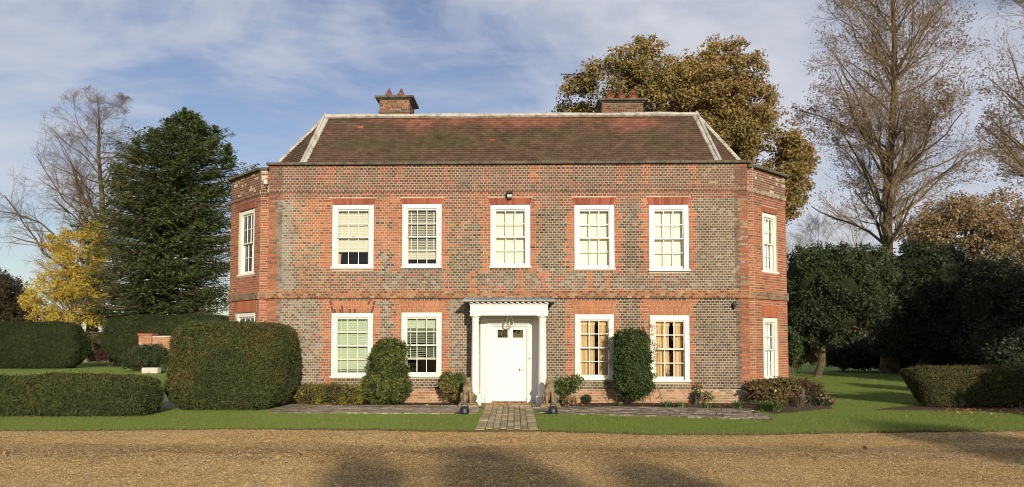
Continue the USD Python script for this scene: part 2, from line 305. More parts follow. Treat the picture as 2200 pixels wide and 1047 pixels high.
def pave(parent, poly, a, xdir, cw, rl, z, rng, tonef, gap=.02, name='slab', thick=.05, offset=.5):
    """Lays slabs of about cw x rl from corner a along xdir inside poly; each is a part."""
    xd = unit(np.array(xdir, float)); yd = np.array([-xd[1], xd[0]]); n = 0
    for r in range(int(rl[1])):
        off = rng.uniform(0, cw) * offset
        x = -off
        while x < rl[2]:
            w = cw * rng.uniform(.75, 1.3) if offset else cw
            q = Polygon([a + xd * (x + gap / 2) + yd * (r * rl[0] + gap / 2), a + xd * (x + w - gap / 2) + yd * (r * rl[0] + gap / 2),
                         a + xd * (x + w - gap / 2) + yd * ((r + 1) * rl[0] - gap / 2), a + xd * (x + gap / 2) + yd * ((r + 1) * rl[0] - gap / 2)])
            q = q.intersection(poly); x += w
            if q.geom_type == 'Polygon' and q.area > .15 * cw * rl[0]:
                q = q.buffer(-.006, join_style=2).buffer(.004)
                if q.is_empty or q.geom_type != 'Polygon': continue
                h = rng.uniform(-.003, .004)
                obj(name, poly_prism(q, z - thick, z + h), 'slab' if name == 'slab' else 'paver', parent, tone=tonef(rng)); n += 1
    return n
mat('slab', {'a': ('attribute', {'attribute': 'tone'}), 'g': ('geometry', {}), 'mp': ('mapping', {'scale': (1.0, 2.2, 1.0)}),
    'n': ('noise_texture', {'scale': 3.4, 'detail': 8.0, 'roughness': .72, 'distortion': .7}), 'r': ('rgb_ramp', {'ramp': [(.51, (0, 0, 0)), (.56, (.75, .75, .75)), (.62, (1, 1, 1))]}),
    'n2': ('noise_texture', {'scale': 30.0, 'detail': 4.0}), 'mr': ('map_range', {'from_min': .25, 'from_max': .75, 'to_min': .7, 'to_max': 1.3}),
    'x': ('mix', {'mix_type': 'multiply', 'fac': 1.0}), 'y': ('mix', {'mix_type': 'mix', 'color2': (.52, .46, .35)}),
    'b': ('bump', {'strength': .5, 'distance': .004}), 'p': ('principled_bsdf', {'roughness': .9, 'specular_ior_level': .2})},
    [('g.position', 'mp.vector'), ('mp.vector', 'n.vector'), ('n.fac', 'r.fac'), ('g.position', 'n2.vector'), ('n2.fac', 'mr.value'), ('a.color', 'x.color1'), ('mr.result', 'x.color2'),
     ('r.color', 'y.fac'), ('x.color', 'y.color1'), ('y.color', 'p.base_color'), ('n2.fac', 'b.height'), ('b.normal', 'p.normal')])
stl = obj('stone_paving', poly_prism(slabsL.buffer(-.02), .0, .050), 'soil'); tag(stl.GetPrim() if hasattr(stl, 'GetPrim') else stl, kind='structure')
c0 = np.array(gr(575, 889, .035)[:2])
slab_tone = lambda r: np.array([.19, .155, .11]) * r.uniform(.75, 1.3)
pave(stl, slabsL, c0 + np.array([-.3, -.15]), (1, -.01), .95, (.62, 5, 7.5), .064, grng, slab_tone)
strr = obj('stone_paving', poly_prism(slabsR.buffer(-.02), .0, .050), 'soil'); tag(strr, kind='structure')
c1 = np.array(gr(1160, 890, .035)[:2]); c2 = np.array(gr(1665, 904, .035)[:2])
pave(strr, slabsR, c1 + np.array([-.5, -.35]), c2 - c1, .9, (.6, 7, 8.5), .064, grng, lambda r: np.array([.125, .10, .072]) * r.uniform(.75, 1.3))
# garden path of brick pavers
pth = obj('garden_path', poly_prism(pathP, -.06, .020), 'soil'); tag(pth, kind='structure')
A0, A1, A2, A3 = [np.array(p) for p in path_w]
pav_tone = lambda r: np.array([.34, .27, .16]) * r.uniform(.65, 1.2) + r.normal(0, .006, 3)
rows = 24
for r in range(rows):                                            # edging stones left and right, seven lanes of pavers between
    ta, tb = r / rows, (r + 1) / rows
    lanes = [0, .165] + [.165 + .67 * k / 6 for k in range(1, 7)] + [1.0]
    for k in range(len(lanes) - 1):
        edge = k in (0, len(lanes) - 2)
        if not edge and (r + k) % 2: continue
        t0, t1 = (ta, min(1, ta + (1 if edge else 2) / rows))
        f = lambda s, t: (A0 + (A3 - A0) * t) * (1 - s) + (A1 + (A2 - A1) * t) * s
        q = Polygon([f(lanes[k], t0), f(lanes[k + 1], t0), f(lanes[k + 1], t1), f(lanes[k], t1)]).buffer(-.007, join_style=2)
        if q.is_empty: continue
        tt = pav_tone(grng) * (1.25 if r > rows * .72 else 1.0)
        obj('paver', poly_prism(q, -.03, .042 + grng.uniform(-.005, .005)), 'paver', pth, tone=tt)

# ================================================================== the house
house = thing('house', 'two storey Georgian red and grey brick house with tiled hipped roof and white sash windows', 'house', HO, HYAW)
hrng = np.random.default_rng(5)
COURSE, HEAD = .0675, .117
UL, _ = fac(577, 500); UR, _ = fac(1607, 500)
ZC = 6.47                                                        # top of the wall, under the coping
ZB2 = (fac(1100, 643)[1], fac(1100, 625)[1]); ZB1 = (fac(1100, 413)[1], fac(1100, 403)[1]); ZP = fac(1100, 832)[1]
WIN = {}                                                        # name -> u0,u1,z0,z1
for k, (x0, x1, y0, y1) in dict(u1=(715, 802, 441, 578), u2=(865, 948, 439, 577), u3=(1054, 1139, 441, 576), u4=(1234, 1320, 441, 580), u5=(1394, 1480, 441, 583),
                                l1=(713, 800, 673, 812), l2=(863, 948, 672, 811), l3=(1235, 1319, 676, 817), l4=(1396, 1482, 678, 821)).items():
    a, b = fac(x0, y0), fac(x1, y1); WIN[k] = (a[0], b[0], b[1], a[1])
DU0, DU1 = fac(1034, 700)[0], fac(1156, 700)[0]                   # the white porch panel on the wall
ARCH = {k: ((w[0], w[1], w[3], fac(1100, 425)[1] if k[0] == 'u' else fac(1100, 646)[1]), .07 if k[0] == 'u' else .085) for k, w in WIN.items()}
# plan: front, small return, bay strip, canted bay facet, side (house space x, y)
RET = .30
PL = [np.array([UL, 0.0]), np.array([UL, RET]), np.array([UL - .33, RET]), np.array([UL - .33 - 1.40, RET + 1.42]), np.array([UL - .33 - 1.40, 10.5])]
PR = [np.array([UR, 0.0]), np.array([UR, RET]), np.array([UR + .24, RET]), np.array([UR + .24 + 1.32, RET + 1.30]), np.array([UR + .24 + 1.32, 10.5])]

C = {k: np.array(v) for k, v in dict(orange=(.315, .112, .055), red=(.235, .084, .052), dkred=(.15, .066, .048), brown=(.125, .078, .056), grey=(.122, .101, .078), dark=(.075, .061, .047),
     slate=(.185, .178, .155), tan=(.26, .195, .125), pink=(.36, .20, .12), obrown=(.265, .128, .066), black=(.04, .036, .03), lich=(.42, .36, .25)).items()}
def blend(rng, spec):
    r, s = rng.random(), 0.0
    for k, w in spec:
        s += w
        if r < s: return C[k]
    return C[spec[-1][0]]
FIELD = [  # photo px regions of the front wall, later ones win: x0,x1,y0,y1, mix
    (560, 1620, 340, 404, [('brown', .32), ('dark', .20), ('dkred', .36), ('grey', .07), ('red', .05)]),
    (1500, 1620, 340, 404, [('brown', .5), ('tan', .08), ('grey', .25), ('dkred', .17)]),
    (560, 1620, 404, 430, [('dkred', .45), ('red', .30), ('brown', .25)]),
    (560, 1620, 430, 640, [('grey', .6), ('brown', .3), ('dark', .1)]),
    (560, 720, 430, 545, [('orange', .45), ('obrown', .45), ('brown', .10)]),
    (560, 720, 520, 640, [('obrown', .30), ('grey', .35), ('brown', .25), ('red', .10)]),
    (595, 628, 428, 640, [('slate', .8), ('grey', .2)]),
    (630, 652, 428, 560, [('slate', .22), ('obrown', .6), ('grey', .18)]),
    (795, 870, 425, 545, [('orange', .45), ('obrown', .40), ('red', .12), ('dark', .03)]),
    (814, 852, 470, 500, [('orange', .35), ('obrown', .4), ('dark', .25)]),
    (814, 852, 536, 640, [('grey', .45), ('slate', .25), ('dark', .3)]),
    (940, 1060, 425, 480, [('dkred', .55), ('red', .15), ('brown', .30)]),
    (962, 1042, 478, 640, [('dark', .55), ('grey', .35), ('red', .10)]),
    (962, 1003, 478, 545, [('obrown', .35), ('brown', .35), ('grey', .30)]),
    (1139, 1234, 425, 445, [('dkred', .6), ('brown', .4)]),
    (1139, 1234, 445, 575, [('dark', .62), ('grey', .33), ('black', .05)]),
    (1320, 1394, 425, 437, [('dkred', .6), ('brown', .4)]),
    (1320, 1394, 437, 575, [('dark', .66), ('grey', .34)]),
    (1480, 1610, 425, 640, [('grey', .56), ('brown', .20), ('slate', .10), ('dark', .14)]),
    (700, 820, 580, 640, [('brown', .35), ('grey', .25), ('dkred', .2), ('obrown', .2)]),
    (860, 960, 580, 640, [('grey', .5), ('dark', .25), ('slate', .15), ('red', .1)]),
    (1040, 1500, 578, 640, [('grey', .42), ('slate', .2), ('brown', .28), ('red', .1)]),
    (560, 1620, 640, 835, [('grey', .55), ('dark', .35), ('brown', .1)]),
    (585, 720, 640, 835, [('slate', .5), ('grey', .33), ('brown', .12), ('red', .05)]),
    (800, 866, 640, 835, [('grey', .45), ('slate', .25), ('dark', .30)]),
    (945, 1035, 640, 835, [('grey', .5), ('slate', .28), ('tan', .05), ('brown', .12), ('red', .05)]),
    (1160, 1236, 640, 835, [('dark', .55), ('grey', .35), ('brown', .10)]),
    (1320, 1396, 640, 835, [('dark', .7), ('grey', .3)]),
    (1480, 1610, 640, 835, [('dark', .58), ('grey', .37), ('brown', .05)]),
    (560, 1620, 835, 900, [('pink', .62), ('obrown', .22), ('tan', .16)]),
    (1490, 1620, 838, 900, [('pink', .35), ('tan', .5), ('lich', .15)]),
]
STRIPS = [(690, 12, 340, 404), (712, 10, 340, 404), (822, 12, 340, 404), (856, 12, 340, 404), (960, 11, 340, 404), (1047, 12, 340, 404), (1148, 14, 340, 404), (1222, 12, 340, 404), (1332, 12, 340, 404),
          (1386, 12, 340, 404), (1490, 12, 340, 404), (958, 13, 580, 640), (1012, 12, 580, 632), (1116, 12, 580, 632), (1165, 13, 582, 632), (1270, 12, 585, 632), (1308, 10, 585, 632), (1412, 12, 588, 632)]
def front_mix(px, py, rng, pz=0.0):
    """(mix, is dressing, is plinth) for a place on the front wall."""
    if py > 833: dress, pl = False, True
    else: pl = False
    m = None
    for x0, x1, y0, y1, mm in FIELD:
        if x0 <= px < x1 and y0 <= py < y1: m = mm
    if pl: return m, True
    wob = 5 if int(pz / COURSE + .5) % 2 else 0
    for x, w, y0, y1 in STRIPS:
        if abs(px - x) < w * .45 + wob * .5 and y0 <= py < y1: return ([('red', .72), ('orange', .18), ('dkred', .10)] if y0 < 400 else [('orange', .6), ('red', .4)]), True
    if px < 590 + wob or px > 1592 - wob:
        return ([('dkred', .7), ('red', .3)] if py < 428 else ([('tan', .3), ('red', .5), ('obrown', .2)] if px > 1500 and py < 640 else [('orange', .65), ('red', .35)])), True
    if 425 < py:
        for k, w in WIN.items():
            z1, z0 = (425, 586) if k[0] == 'u' else (642, 834)
            if z1 < py < z0:
                a, b = 1100 + w[0] * 80, 1100 + w[1] * 80
                for x0, x1 in ((a - 17 - wob, a + 2), (b - 2, b + 12 + wob)):
                    if x0 < px < x1: return ([('red', .5), ('orange', .35), ('dkred', .15)] if py < 450 else [('orange', .70), ('red', .22), ('obrown', .08)]), True
    return m, False

def lay_wall(length, z0, z1, blocked, mixf, rng, v0=-.005, v1=.02, head=HEAD, jit=.0025, first=0):
    """Bricks of one wall face in its own frame: s along, z up, face at -v. blocked(zmid) -> list of (s0,s1). Returns boxes (n,6), tones (n,3)."""
    B, T = [], []
    nc = int(round((z1 - z0) / COURSE)); ch = (z1 - z0) / nc
    for c in range(nc):
        za, zb = z0 + c * ch, z0 + (c + 1) * ch; zm = (za + zb) / 2
        free, cur = [], 0.0
        for a, b in sorted(blocked(zm)):
            if a > cur: free.append((cur, a))
            cur = max(cur, b)
        if cur < length: free.append((cur, length))
        for a, b in free:
            if b - a < .02: continue
            k = math.floor(a / head + (.5 if (c + first) % 2 else 0)) ; off = -.5 * head if (c + first) % 2 else 0.0
            s = a; last = None
            while s < b - .012:
                e = (k + 1) * head + off
                if e - s < .035: e += head; k += 1
                m, dress = mixf((s + min(e, b)) / 2, zm, rng)
                if dress and (k + c) % 3 != 0 and e + head <= b + .03 and mixf(e + head / 2, zm, rng)[1]:
                    e += head; k += 1
                if b - e < .04: e = b
                e = min(e, b)
                t = blend(rng, m) * rng.uniform(.87, 1.13) * (1 + rng.normal(0, .03, 3))
                g = .007 if dress else .0085
                B.append((s + g, e - g, v0 - rng.uniform(0, jit), v1, za + .0078, zb - .0078)); T.append(t)
                s = e; k += 1
    return np.array(B), np.clip(np.array(T), .01, .8)
def frame_pts(v, origin, sdir):
    """face-frame (s, depth, z) -> house space; +depth goes into the wall."""
    sd = unit(np.array([sdir[0], sdir[1], 0.0])); nin = np.array([-sd[1], sd[0], 0.0])
    return np.array([origin[0], origin[1], 0.0]) + v[:, :1] * sd + v[:, 1:2] * nin + np.c_[np.zeros((len(v), 2)), v[:, 2]]
BRICKS = []                                  # (area in the picture, verts, faces, tone) to be sorted into parts and the joined rest
def add_bricks(B, T, origin, sdir, seen=1.0):
    v, f = boxes(B, back=False); v = frame_pts(v, origin, sdir)
    for i in range(len(B)): BRICKS.append((seen * (B[i, 1] - B[i, 0]) * (B[i, 5] - B[i, 4]) * (1 if seen else 0), v[i * 8:(i + 1) * 8], T[i]))
BF = boxes([[0, 1, 0, 1, 0, 1]], back=False)[1]

# ---- front wall with its openings
def trapz(arch):                             # arch outline: bottom at window top, splayed upward
    (u0, u1, z0, z1), sp = arch; return [(u0, z0), (u1, z0), (u1 + sp, z1), (u0 - sp, z1)]
def front_blocked(z):
    out = []
    for k, (u0, u1, z0, z1) in WIN.items():
        if z0 - .03 < z < z1: out.append((u0 - UL, u1 - UL))
        (a0, a1, b0, b1), sp = ARCH[k]
        if b0 <= z < b1: t = (z - b0) / (b1 - b0) * sp; out.append((a0 - t - UL, a1 + t - UL))
    if z < 2.42: out.append((DU0 - UL, DU1 - UL))
    return out
def wall_panel(length, z0, z1, holes, thick=.36):
    p = Polygon([(0, z0), (length, z0), (length, z1), (0, z1)])
    for a, b, c, d in holes: p = p.difference(shapely.box(a, c, b, d))
    m = trimesh.creation.extrude_polygon(p, thick, engine='earcut'); v = np.array(m.vertices)
    return np.c_[v[:, 0], v[:, 2], v[:, 1]], np.array(m.faces)[:, ::-1]
def put_wall(name, length, holes, origin, sdir, material='mortar'):
    v, f = wall_panel(length, 0, ZC, holes); obj(name, (frame_pts(v, origin, sdir), f), material, house)
door_hole = (DU0 - UL + .1, DU1 - UL - .1, .0, 2.3)
put_wall('front_wall', UR - UL, [(w[0] - UL + .004, w[1] - UL - .004, w[2] + .004, w[3] - .004) for w in WIN.values()] + [door_hole], (UL, 0), (1, 0))
def fmix(s, z, rng):
    px, py = project(h2w(np.array([UL + s, 0, z]))); px += rng.normal(0, 3.5) if 598 < px < 1584 and not any(w[0] - .03 < UL + s < w[1] + .03 for w in WIN.values()) else 0.0; py = py if py > 828 or py < 430 else py + rng.normal(0, 3.0)
    return front_mix(px, py, rng, z)
B, T = lay_wall(UR - UL, 0, ZC, front_blocked, fmix, hrng)
zm = (B[:, 4] + B[:, 5]) / 2; um = UL + B[:, :2].mean(1); b1_guess = ZB1[1]
T[zm > b1_guess] *= .86
T = T * (.78 + .40 * meshkit.fbm(np.c_[um * .55, zm * .8, um * 0], 4, 33))[:, None]
for _k, _w in WIN.items():            # damp streaks under the sills
    _d = (um > _w[0]) & (um < _w[1]) & (zm < _w[2]) & (zm > _w[2] - .8); T[_d] *= (1 - .22 * meshkit.noise(np.c_[um[_d] * 7, zm[_d] * .6, um[_d] * 0], 4) * np.clip(1 - (_w[2] - zm[_d]) / .8, 0, 1))[:, None]
for lo, hi, out in ((ZB2[0], ZB2[1], .065), (ZB1[0], ZB1[1], .03), (0, ZP, .045)):
    k = (zm > lo) & (zm < hi); B[k, 2] -= out; B[k, 3] -= out - .01
kb = (zm > ZB2[0]) & (zm < ZB2[1]); T[kb] = np.array([C[['obrown', 'brown', 'obrown', 'tan', 'dkred'][i]] for i in hrng.integers(0, 5, kb.sum())]) * hrng.uniform(.7, 1.1, (kb.sum(), 1))
kb = (zm > ZB1[0]) & (zm < ZB1[1] + .06); T[kb] = np.array([C[['dkred', 'dkred', 'brown', 'dark'][i]] for i in hrng.integers(0, 4, kb.sum())]) * hrng.uniform(.8, 1.15, (kb.sum(), 1))
add_bricks(B, T, (UL, 0), (1, 0))
def band(name, origin, sdir, length, z0, z1, out, gaps=(), mtl='mortar'):
    segs, cur = [], 0.0
    for a, b in sorted(gaps): segs.append((cur, a)); cur = b
    segs.append((cur, length))
    v, f = boxes([[a, b, -out, .05, z0, z1] for a, b in segs]); obj(name, (frame_pts(v, origin, sdir), f), mtl, house)
def courses(z0, z1, n=96):
    ch = ZC / round(ZC / COURSE); return math.ceil(z0 / ch - .5) * ch - .0, math.floor(z1 / ch + .5) * ch
b2, b1, pz = courses(*ZB2), courses(*ZB1), courses(0, ZP)[1]
band('string_course', (UL, 0), (1, 0), UR - UL, b2[0] + .004, b2[1] + .012, .065, mtl='mortar_red')
band('string_course', (UL, 0), (1, 0), UR - UL, b1[0] + .004, b1[1] - .004, .030)
band('plinth', (UL, 0), (1, 0), UR - UL, 0, pz + .006, .045, [(DU0 - UL, DU1 - UL)])

# ---- flat gauged arches of narrow bricks
for k, arch in ARCH.items():
    (u0, u1, z0, z1), sp = arch; n = 17 if k[0] == 'l' else 15
    back = Polygon(trapz(arch)); m = trimesh.creation.extrude_polygon(back, .03, engine='earcut'); v = np.array(m.vertices)
    a = obj('arch', (np.c_[v[:, 0], v[:, 2] - .003, v[:, 1]], np.array(m.faces)[:, ::-1]), 'mortar' if k[0] == 'l' else 'mortar_red', house)
    for i in range(n):
        t0, t1 = i / n, (i + 1) / n; g = .0045 if k[0] == 'l' else .0022
        lo0, lo1 = u0 + (u1 - u0) * t0 + g, u0 + (u1 - u0) * t1 - g
        hi0, hi1 = u0 - sp + (u1 - u0 + 2 * sp) * t0 + g, u0 - sp + (u1 - u0 + 2 * sp) * t1 - g
        if k[0] == 'l':
            cut = .36 if i % 2 else .64; parts = [(0, cut - .006), (cut + .006, 1)]; 
        else: parts = [(0, 1)]
        for pa, pb in parts:
            za, zb = z0 + (z1 - z0) * pa + .006, z0 + (z1 - z0) * pb - .006
            L = lambda q: lo0 + (hi0 - lo0) * q
            Rr = lambda q: lo1 + (hi1 - lo1) * q
            y0, y1 = -.012 - hrng.uniform(0, .002), .01
            pts = np.array([[L(pa), y0, za], [Rr(pa), y0, za], [Rr(pa), y1, za], [L(pa), y1, za], [L(pb), y0, zb], [Rr(pb), y0, zb], [Rr(pb), y1, zb], [L(pb), y1, zb]])
            tone = C['orange'] * hrng.uniform(.9, 1.15) * np.array([1, 1.15, 1.2]) if k[0] == 'l' else np.array([.245, .078, .048]) * hrng.uniform(.72, 1.2)
            if k == 'l1' and (i, pa > 0) in ((1, 0), (3, 0), (4, 0), (0, 1), (0, 0), (7, 0), (9, 0), (14, 1), (16, 1), (16, 0)): tone = np.array([.15, .05, .04])
            obj('arch_brick', (pts, BF), 'brick', a, tone=tone)

# ---- returns, bay strips, canted facets, sides
def side_mix(parapet=False, lichen=0.0):
    def f(s, z, rng):
        if z > b1[0]: return [('dkred', .42), ('brown', .30), ('red', .12), ('tan', .06), ('lich', .04 + lichen * .5)], (int(z / COURSE) % 2 == 0)
        if z > b1[0] - .35: return [('red', .5), ('dkred', .4), ('orange', .1)], True
        return [('orange', .52), ('red', .30), ('obrown', .14), ('dkred', .04)], True
    return f
def facet_window(px0, px1, py0, py1, origin, sdir):
    """photo rectangle -> (s0,s1,z0,z1) on a vertical plane of the house."""
    sd = unit(np.array([sdir[0], sdir[1]])); nrm = np.array([-sd[1], sd[0]]); o = w2h(np.array([0, 0, EYE])); res = []
    for px, py in ((px0, py0), (px1, py1)):
        e = w2h(ray(px, py) + HO); t = ((np.array(origin) - o[:2]) @ nrm) / (e[:2] @ nrm); p = o + e * t
        res.append(((p[:2] - np.array(origin)) @ sd, p[2]))
    return res[0][0], res[1][0], res[1][1], res[0][1]
FW = []                                      # facet windows: origin, sdir, (s0,s1,z0,z1), style
def side_walls(P, left):
    segs = [(P[3], P[2], 'facet'), (P[2], P[1], 'strip'), (P[1], P[0], 'return')] if left else [(P[0], P[1], 'return'), (P[1], P[2], 'strip'), (P[2], P[3], 'facet')]
    segs += [(P[4], P[3], 'side')] if left else [(P[3], P[4], 'side')]
    for a, b, kind in segs:
        d = b - a; L = float(np.linalg.norm(d)); holes = []
        if kind == 'facet':
            for rect in ([(514, 545, 456, 590), (506, 546, 673, 812)] if left else [(1637, 1671, 455, 589), (1639, 1674, 682, 818)]):
                r = facet_window(*rect, a, d); holes.append(r); FW.append((a, d, r, ('left' if left else 'right') + ('_up' if rect[2] < 600 else '_low')))
        def blocked(z, holes=holes):
            out = []
            for r in holes:
                if r[2] - .02 < z < r[3]: out.append((r[0], r[1]))
                h = .17 if r[3] > 4 else .36
                if r[3] <= z < r[3] + h: out.append((r[0] - .06, r[1] + .06))
            return out
        wl = {'facet': 'bay_wall', 'strip': 'bay_strip', 'return': 'return_wall', 'side': 'side_wall'}[kind]
        put_wall(wl, L, holes, a, d, 'mortar')
        B, T = lay_wall(L, 0, ZC, blocked, side_mix(lichen=.25 if not left and kind == 'facet' else -.08), hrng, first=1)
        zz = (B[:, 4] + B[:, 5]) / 2
        for lo, hi, out in ((b2[0], b2[1], .05), (b1[0], b1[1], .03)):
            k = (zz > lo) & (zz < hi); B[k, 2] -= out; B[k, 3] -= out - .01
        k = (zz > b2[0]) & (zz < b2[1]); T[k] = np.array([.17, .12, .085]) * hrng.uniform(.6, 1.3, (k.sum(), 1))
        k = (zz > b1[0]) & (zz < b1[1]); T[k] = (np.array([.30, .255, .18]) if not left else np.array([.17, .10, .07])) * hrng.uniform(.5, 1.1, (k.sum(), 1))
        add_bricks(B, T, a, d, .5 if kind in ('facet', 'strip') else 0.0)
        band('string_course', a, d, L, b2[0] + .004, b2[1] + .012, .050, mtl='mortar_red'); band('string_course', a, d, L, b1[0] + .004, b1[1] - .004, .030)
        for r in holes:
            h = .17 if r[3] > 4 else .36
            v, f = boxes([[r[0] - .06, r[1] + .06, -.004, .30, r[3], r[3] + h]]); ar = obj('arch', (frame_pts(v, a, d), f), 'mortar_red' if h < .2 else 'mortar', house)
            for i in range(15):
                w = (r[1] - r[0] + .12) / 15; s0 = r[0] - .06 + w * i
                v, f = boxes([[s0 + .003, s0 + w - .003, -.012, .0, r[3] + .005, r[3] + h - .006]], back=False)
                obj('arch_brick', (frame_pts(v, a, d), BF), 'brick', ar, tone=(C['red'] if h < .2 else C['orange']) * hrng.uniform(.85, 1.15))
side_walls(PL, True); side_walls(PR, False)
v, f = wall_panel(PR[4][0] - PL[4][0], 0, ZC, []); obj('rear_wall', (frame_pts(v, (PR[4][0], PR[4][1]), (-1, 0)), f), 'mortar_red', house)
outline = Polygon([tuple(p) for p in (PL[0], PL[1], PL[2], PL[3], PL[4], PR[4], PR[3], PR[2], PR[1], PR[0])])
def slab_poly(p, z0, z1):
    m = trimesh.creation.extrude_polygon(p, z1 - z0, engine='earcut'); m.apply_translation((0, 0, z0)); return np.array(m.vertices), np.array(m.faces)
inner = outline.buffer(-.34, join_style=2)
for z0, z1 in ((.06, .2), (2.95, 3.2), (5.75, 5.95)): obj('floor', slab_poly(inner, z0, z1), 'dark_interior', house)
obj('inner_wall', boxes([[PL[4][0] + .4, PR[4][0] - .4, 4.2, 4.3, .2, 5.75], [-4.0, -3.9, .36, 4.2, .2, 5.75], [-1.35, -1.25, .36, 4.2, .2, 5.75], [1.25, 1.35, .36, 4.2, .2, 5.75]]), 'dark_interior', house)
# bricks into parts (the 300 that show largest) and the joined rest
for i, b in enumerate(BRICKS): pass
order = sorted(range(len(BRICKS)), key=lambda i: -BRICKS[i][0] * (1 + .3 * math.sin(i * 12.9898)))
top, rest = order[:270], order[270:]
for i in top: obj('brick', (BRICKS[i][1], BF), 'brick', house, tone=BRICKS[i][2])
V = np.concatenate([BRICKS[i][1] for i in rest]); Tn = np.repeat(np.array([BRICKS[i][2] for i in rest]), 8, axis=0)
Fb = (BF[None] + (np.arange(len(rest)) * 8)[:, None, None]).reshape(-1, 3)
obj('brickwork', (V, Fb), 'brick', house, tone=Tn, kind='stuff')

# ---- coping
def coping(P, z, out=.10, inn=.30, h=.075, step=.95):
    """stones along a polyline (house space) with tight joints, each a part; mitred by overlap-free cuts."""
    for a, b in zip(P[:-1], P[1:]):
        d = b - a; L = np.linalg.norm(d); n = max(1, round(L / step))
        for i in range(n):
            s0, s1 = L * i / n, L * (i + 1) / n
            m = cbox(s0 + .003, s1 - .003, -out, inn, z, z + h, .012); v = frame_pts(m[0], a, d); obj('coping_stone', (v, m[1]), 'coping_stone', house)
coping([np.array([UL - .07, 0]), np.array([UR + .07, 0])], ZC + .001)
ang = .07 * math.tan(math.radians(22.5))
coping([PL[3] + np.array([-.04, 0]), PL[2] + np.array([-.02, 0])], ZC - .055); coping([PL[2] + np.array([.0, 0]), PL[1] + np.array([-.075, 0])], ZC - .052, .07)
coping([PR[1] + np.array([.075, 0]), PR[2]], ZC - .052); coping([PR[2] + np.array([.02, 0]), PR[3] + np.array([.04, 0])], ZC - .055)
coping([PL[4], PL[3]], ZC - .057); coping([PR[3], PR[4]], ZC - .057)

# ---- roof
EZ, TZ = 6.10, 8.62
def rp(px, py, y): # house-space point at photo pixel on plane house-y = y
    u, z = fac(px, py, y); return np.array([u, y, z])
tl, tr = rp(702, 249, 2.75), rp(1493, 249, 2.75); TZ = (tl[2] + tr[2]) / 2; tl[2] = tr[2] = TZ
el, er = rp(634, 349, .45), rp(1562, 347, .45)
el[2] = er[2] = EZ
d = 1.55
el2, er2 = np.array([PL[3][0] + .45, 2.0, EZ]), np.array([PR[3][0] - .45, 2.0, EZ])
tl2, tr2 = tl + np.array([-.12, .35, 0]), tr + np.array([.12, .35, 0])
tl3, tr3, el3, er3 = np.array([tl2[0], 8.0, TZ]), np.array([tr2[0], 8.0, TZ]), np.array([el2[0], 10.2, EZ]), np.array([er2[0], 10.2, EZ])
TILES = []
def lay_tiles(e0, e1, t1, t0, gauge=.105, w=.165, front=False):
    """e0,e1 eave; t0,t1 top (e0->e1 left to right seen from outside)."""
    ux = unit(e1 - e0); slope = (t0 + t1) / 2 - (e0 + e1) / 2; uy = unit(slope - (slope @ ux) * ux); nn = np.cross(ux, uy); nn = nn if nn[2] > 0 else -nn
    H = (t0 - e0) @ uy; n = int(H / gauge)
    x_l = lambda h: ((t0 - e0) @ ux) * h / H; x_r = lambda h: (e1 - e0) @ ux + ((t1 - e1) @ ux) * h / H
    base = obj('roof_slope', (np.array([e0, e1, t1, t0]) - nn * .05, np.array([[0, 1, 2], [0, 2, 3]])), 'dark_interior', house)
    for c in range(n):
        h0, h1 = c * H / n, (c + 1) * H / n
        a, b = max(x_l(h0), x_l(h1)), min(x_r(h0), x_r(h1)); k = math.floor(a / w) - (.5 if c % 2 else 0)
        sag = lambda x: .02 * math.sin(x * .7 + 1.0) * math.sin(h0 * 1.3)
        while k * w < b:
            s0, s1 = max(a, k * w) + .002, min(b, (k + 1) * w) - .002; k += 1
            if s1 - s0 < .02: continue
            lift = hrng.uniform(.0, .006)
            p = lambda s, h, o: e0 + ux * s + uy * h + nn * (o + sag(s))
            lo, hi = h0 - .02, h1 + .01
            v = np.array([p(s0, lo, .012 + lift), p(s1, lo, .012 + lift), p(s1, hi, .0), p(s0, hi, .0), p(s0, lo, .030 + lift), p(s1, lo, .030 + lift), p(s1, hi, .010), p(s0, hi, .010)])
            c0 = v.mean(0); hh = h0 / H
            nz = meshkit.fbm(np.array([c0[0] * 1.1, c0[1], c0[2] * 1.2]), 4, 7)
            red = np.clip((hh - .82 + (nz - .5) * .75 + (.10 if -4.5 < c0[0] < 4.8 else -.5)) * 7, 0, 1) if front else 0
            moss = np.clip((meshkit.fbm(np.array([c0[0] * .9, 3.3, c0[2] * 1.6]), 4, 9) - .52) * 7, 0, 1) * np.clip(1.15 - abs(hh - .62) * 2.4, 0, 1) * (1 - red * .5)
            t = np.array([.094, .059, .039]) * (1 - red) + np.array([.185, .082, .056]) * red
            if front and hh < .25: t = t * 1.12 + np.array([.018, .006, .003])
            t = t * (1 - .55 * moss) + np.array([.066, .060, .026]) * .55 * moss
            if front and hrng.random() < .0018: t = np.array([.30, .10, .055])
            TILES.append((front * (s1 - s0) * (1.2 - hh), v, t * hrng.uniform(.80, 1.2)))
    return nn
TF = np.array([[0, 1, 5], [0, 5, 4], [4, 5, 6], [4, 6, 7], [1, 2, 6], [1, 6, 5], [3, 0, 4], [3, 4, 7]])
lay_tiles(el, er, tr, tl, front=True)
lay_tiles(el2, el, tl, tl2); lay_tiles(er, er2, tr2, tr); lay_tiles(el3, el2, tl2, tl3); lay_tiles(er2, er3, tr3, tr2)
obj('roof_flat', (np.array([tl, tr, tr2, tr3, tl3, tl2]) + np.array([0, 0, .0]), np.array([[0, 1, 2], [0, 2, 3], [0, 3, 4], [0, 4, 5]])), 'lead', house)
obj('roof_rear', (np.array([er3, el3, tl3, tr3]), np.array([[0, 1, 2], [0, 2, 3]])), 'lead', house)
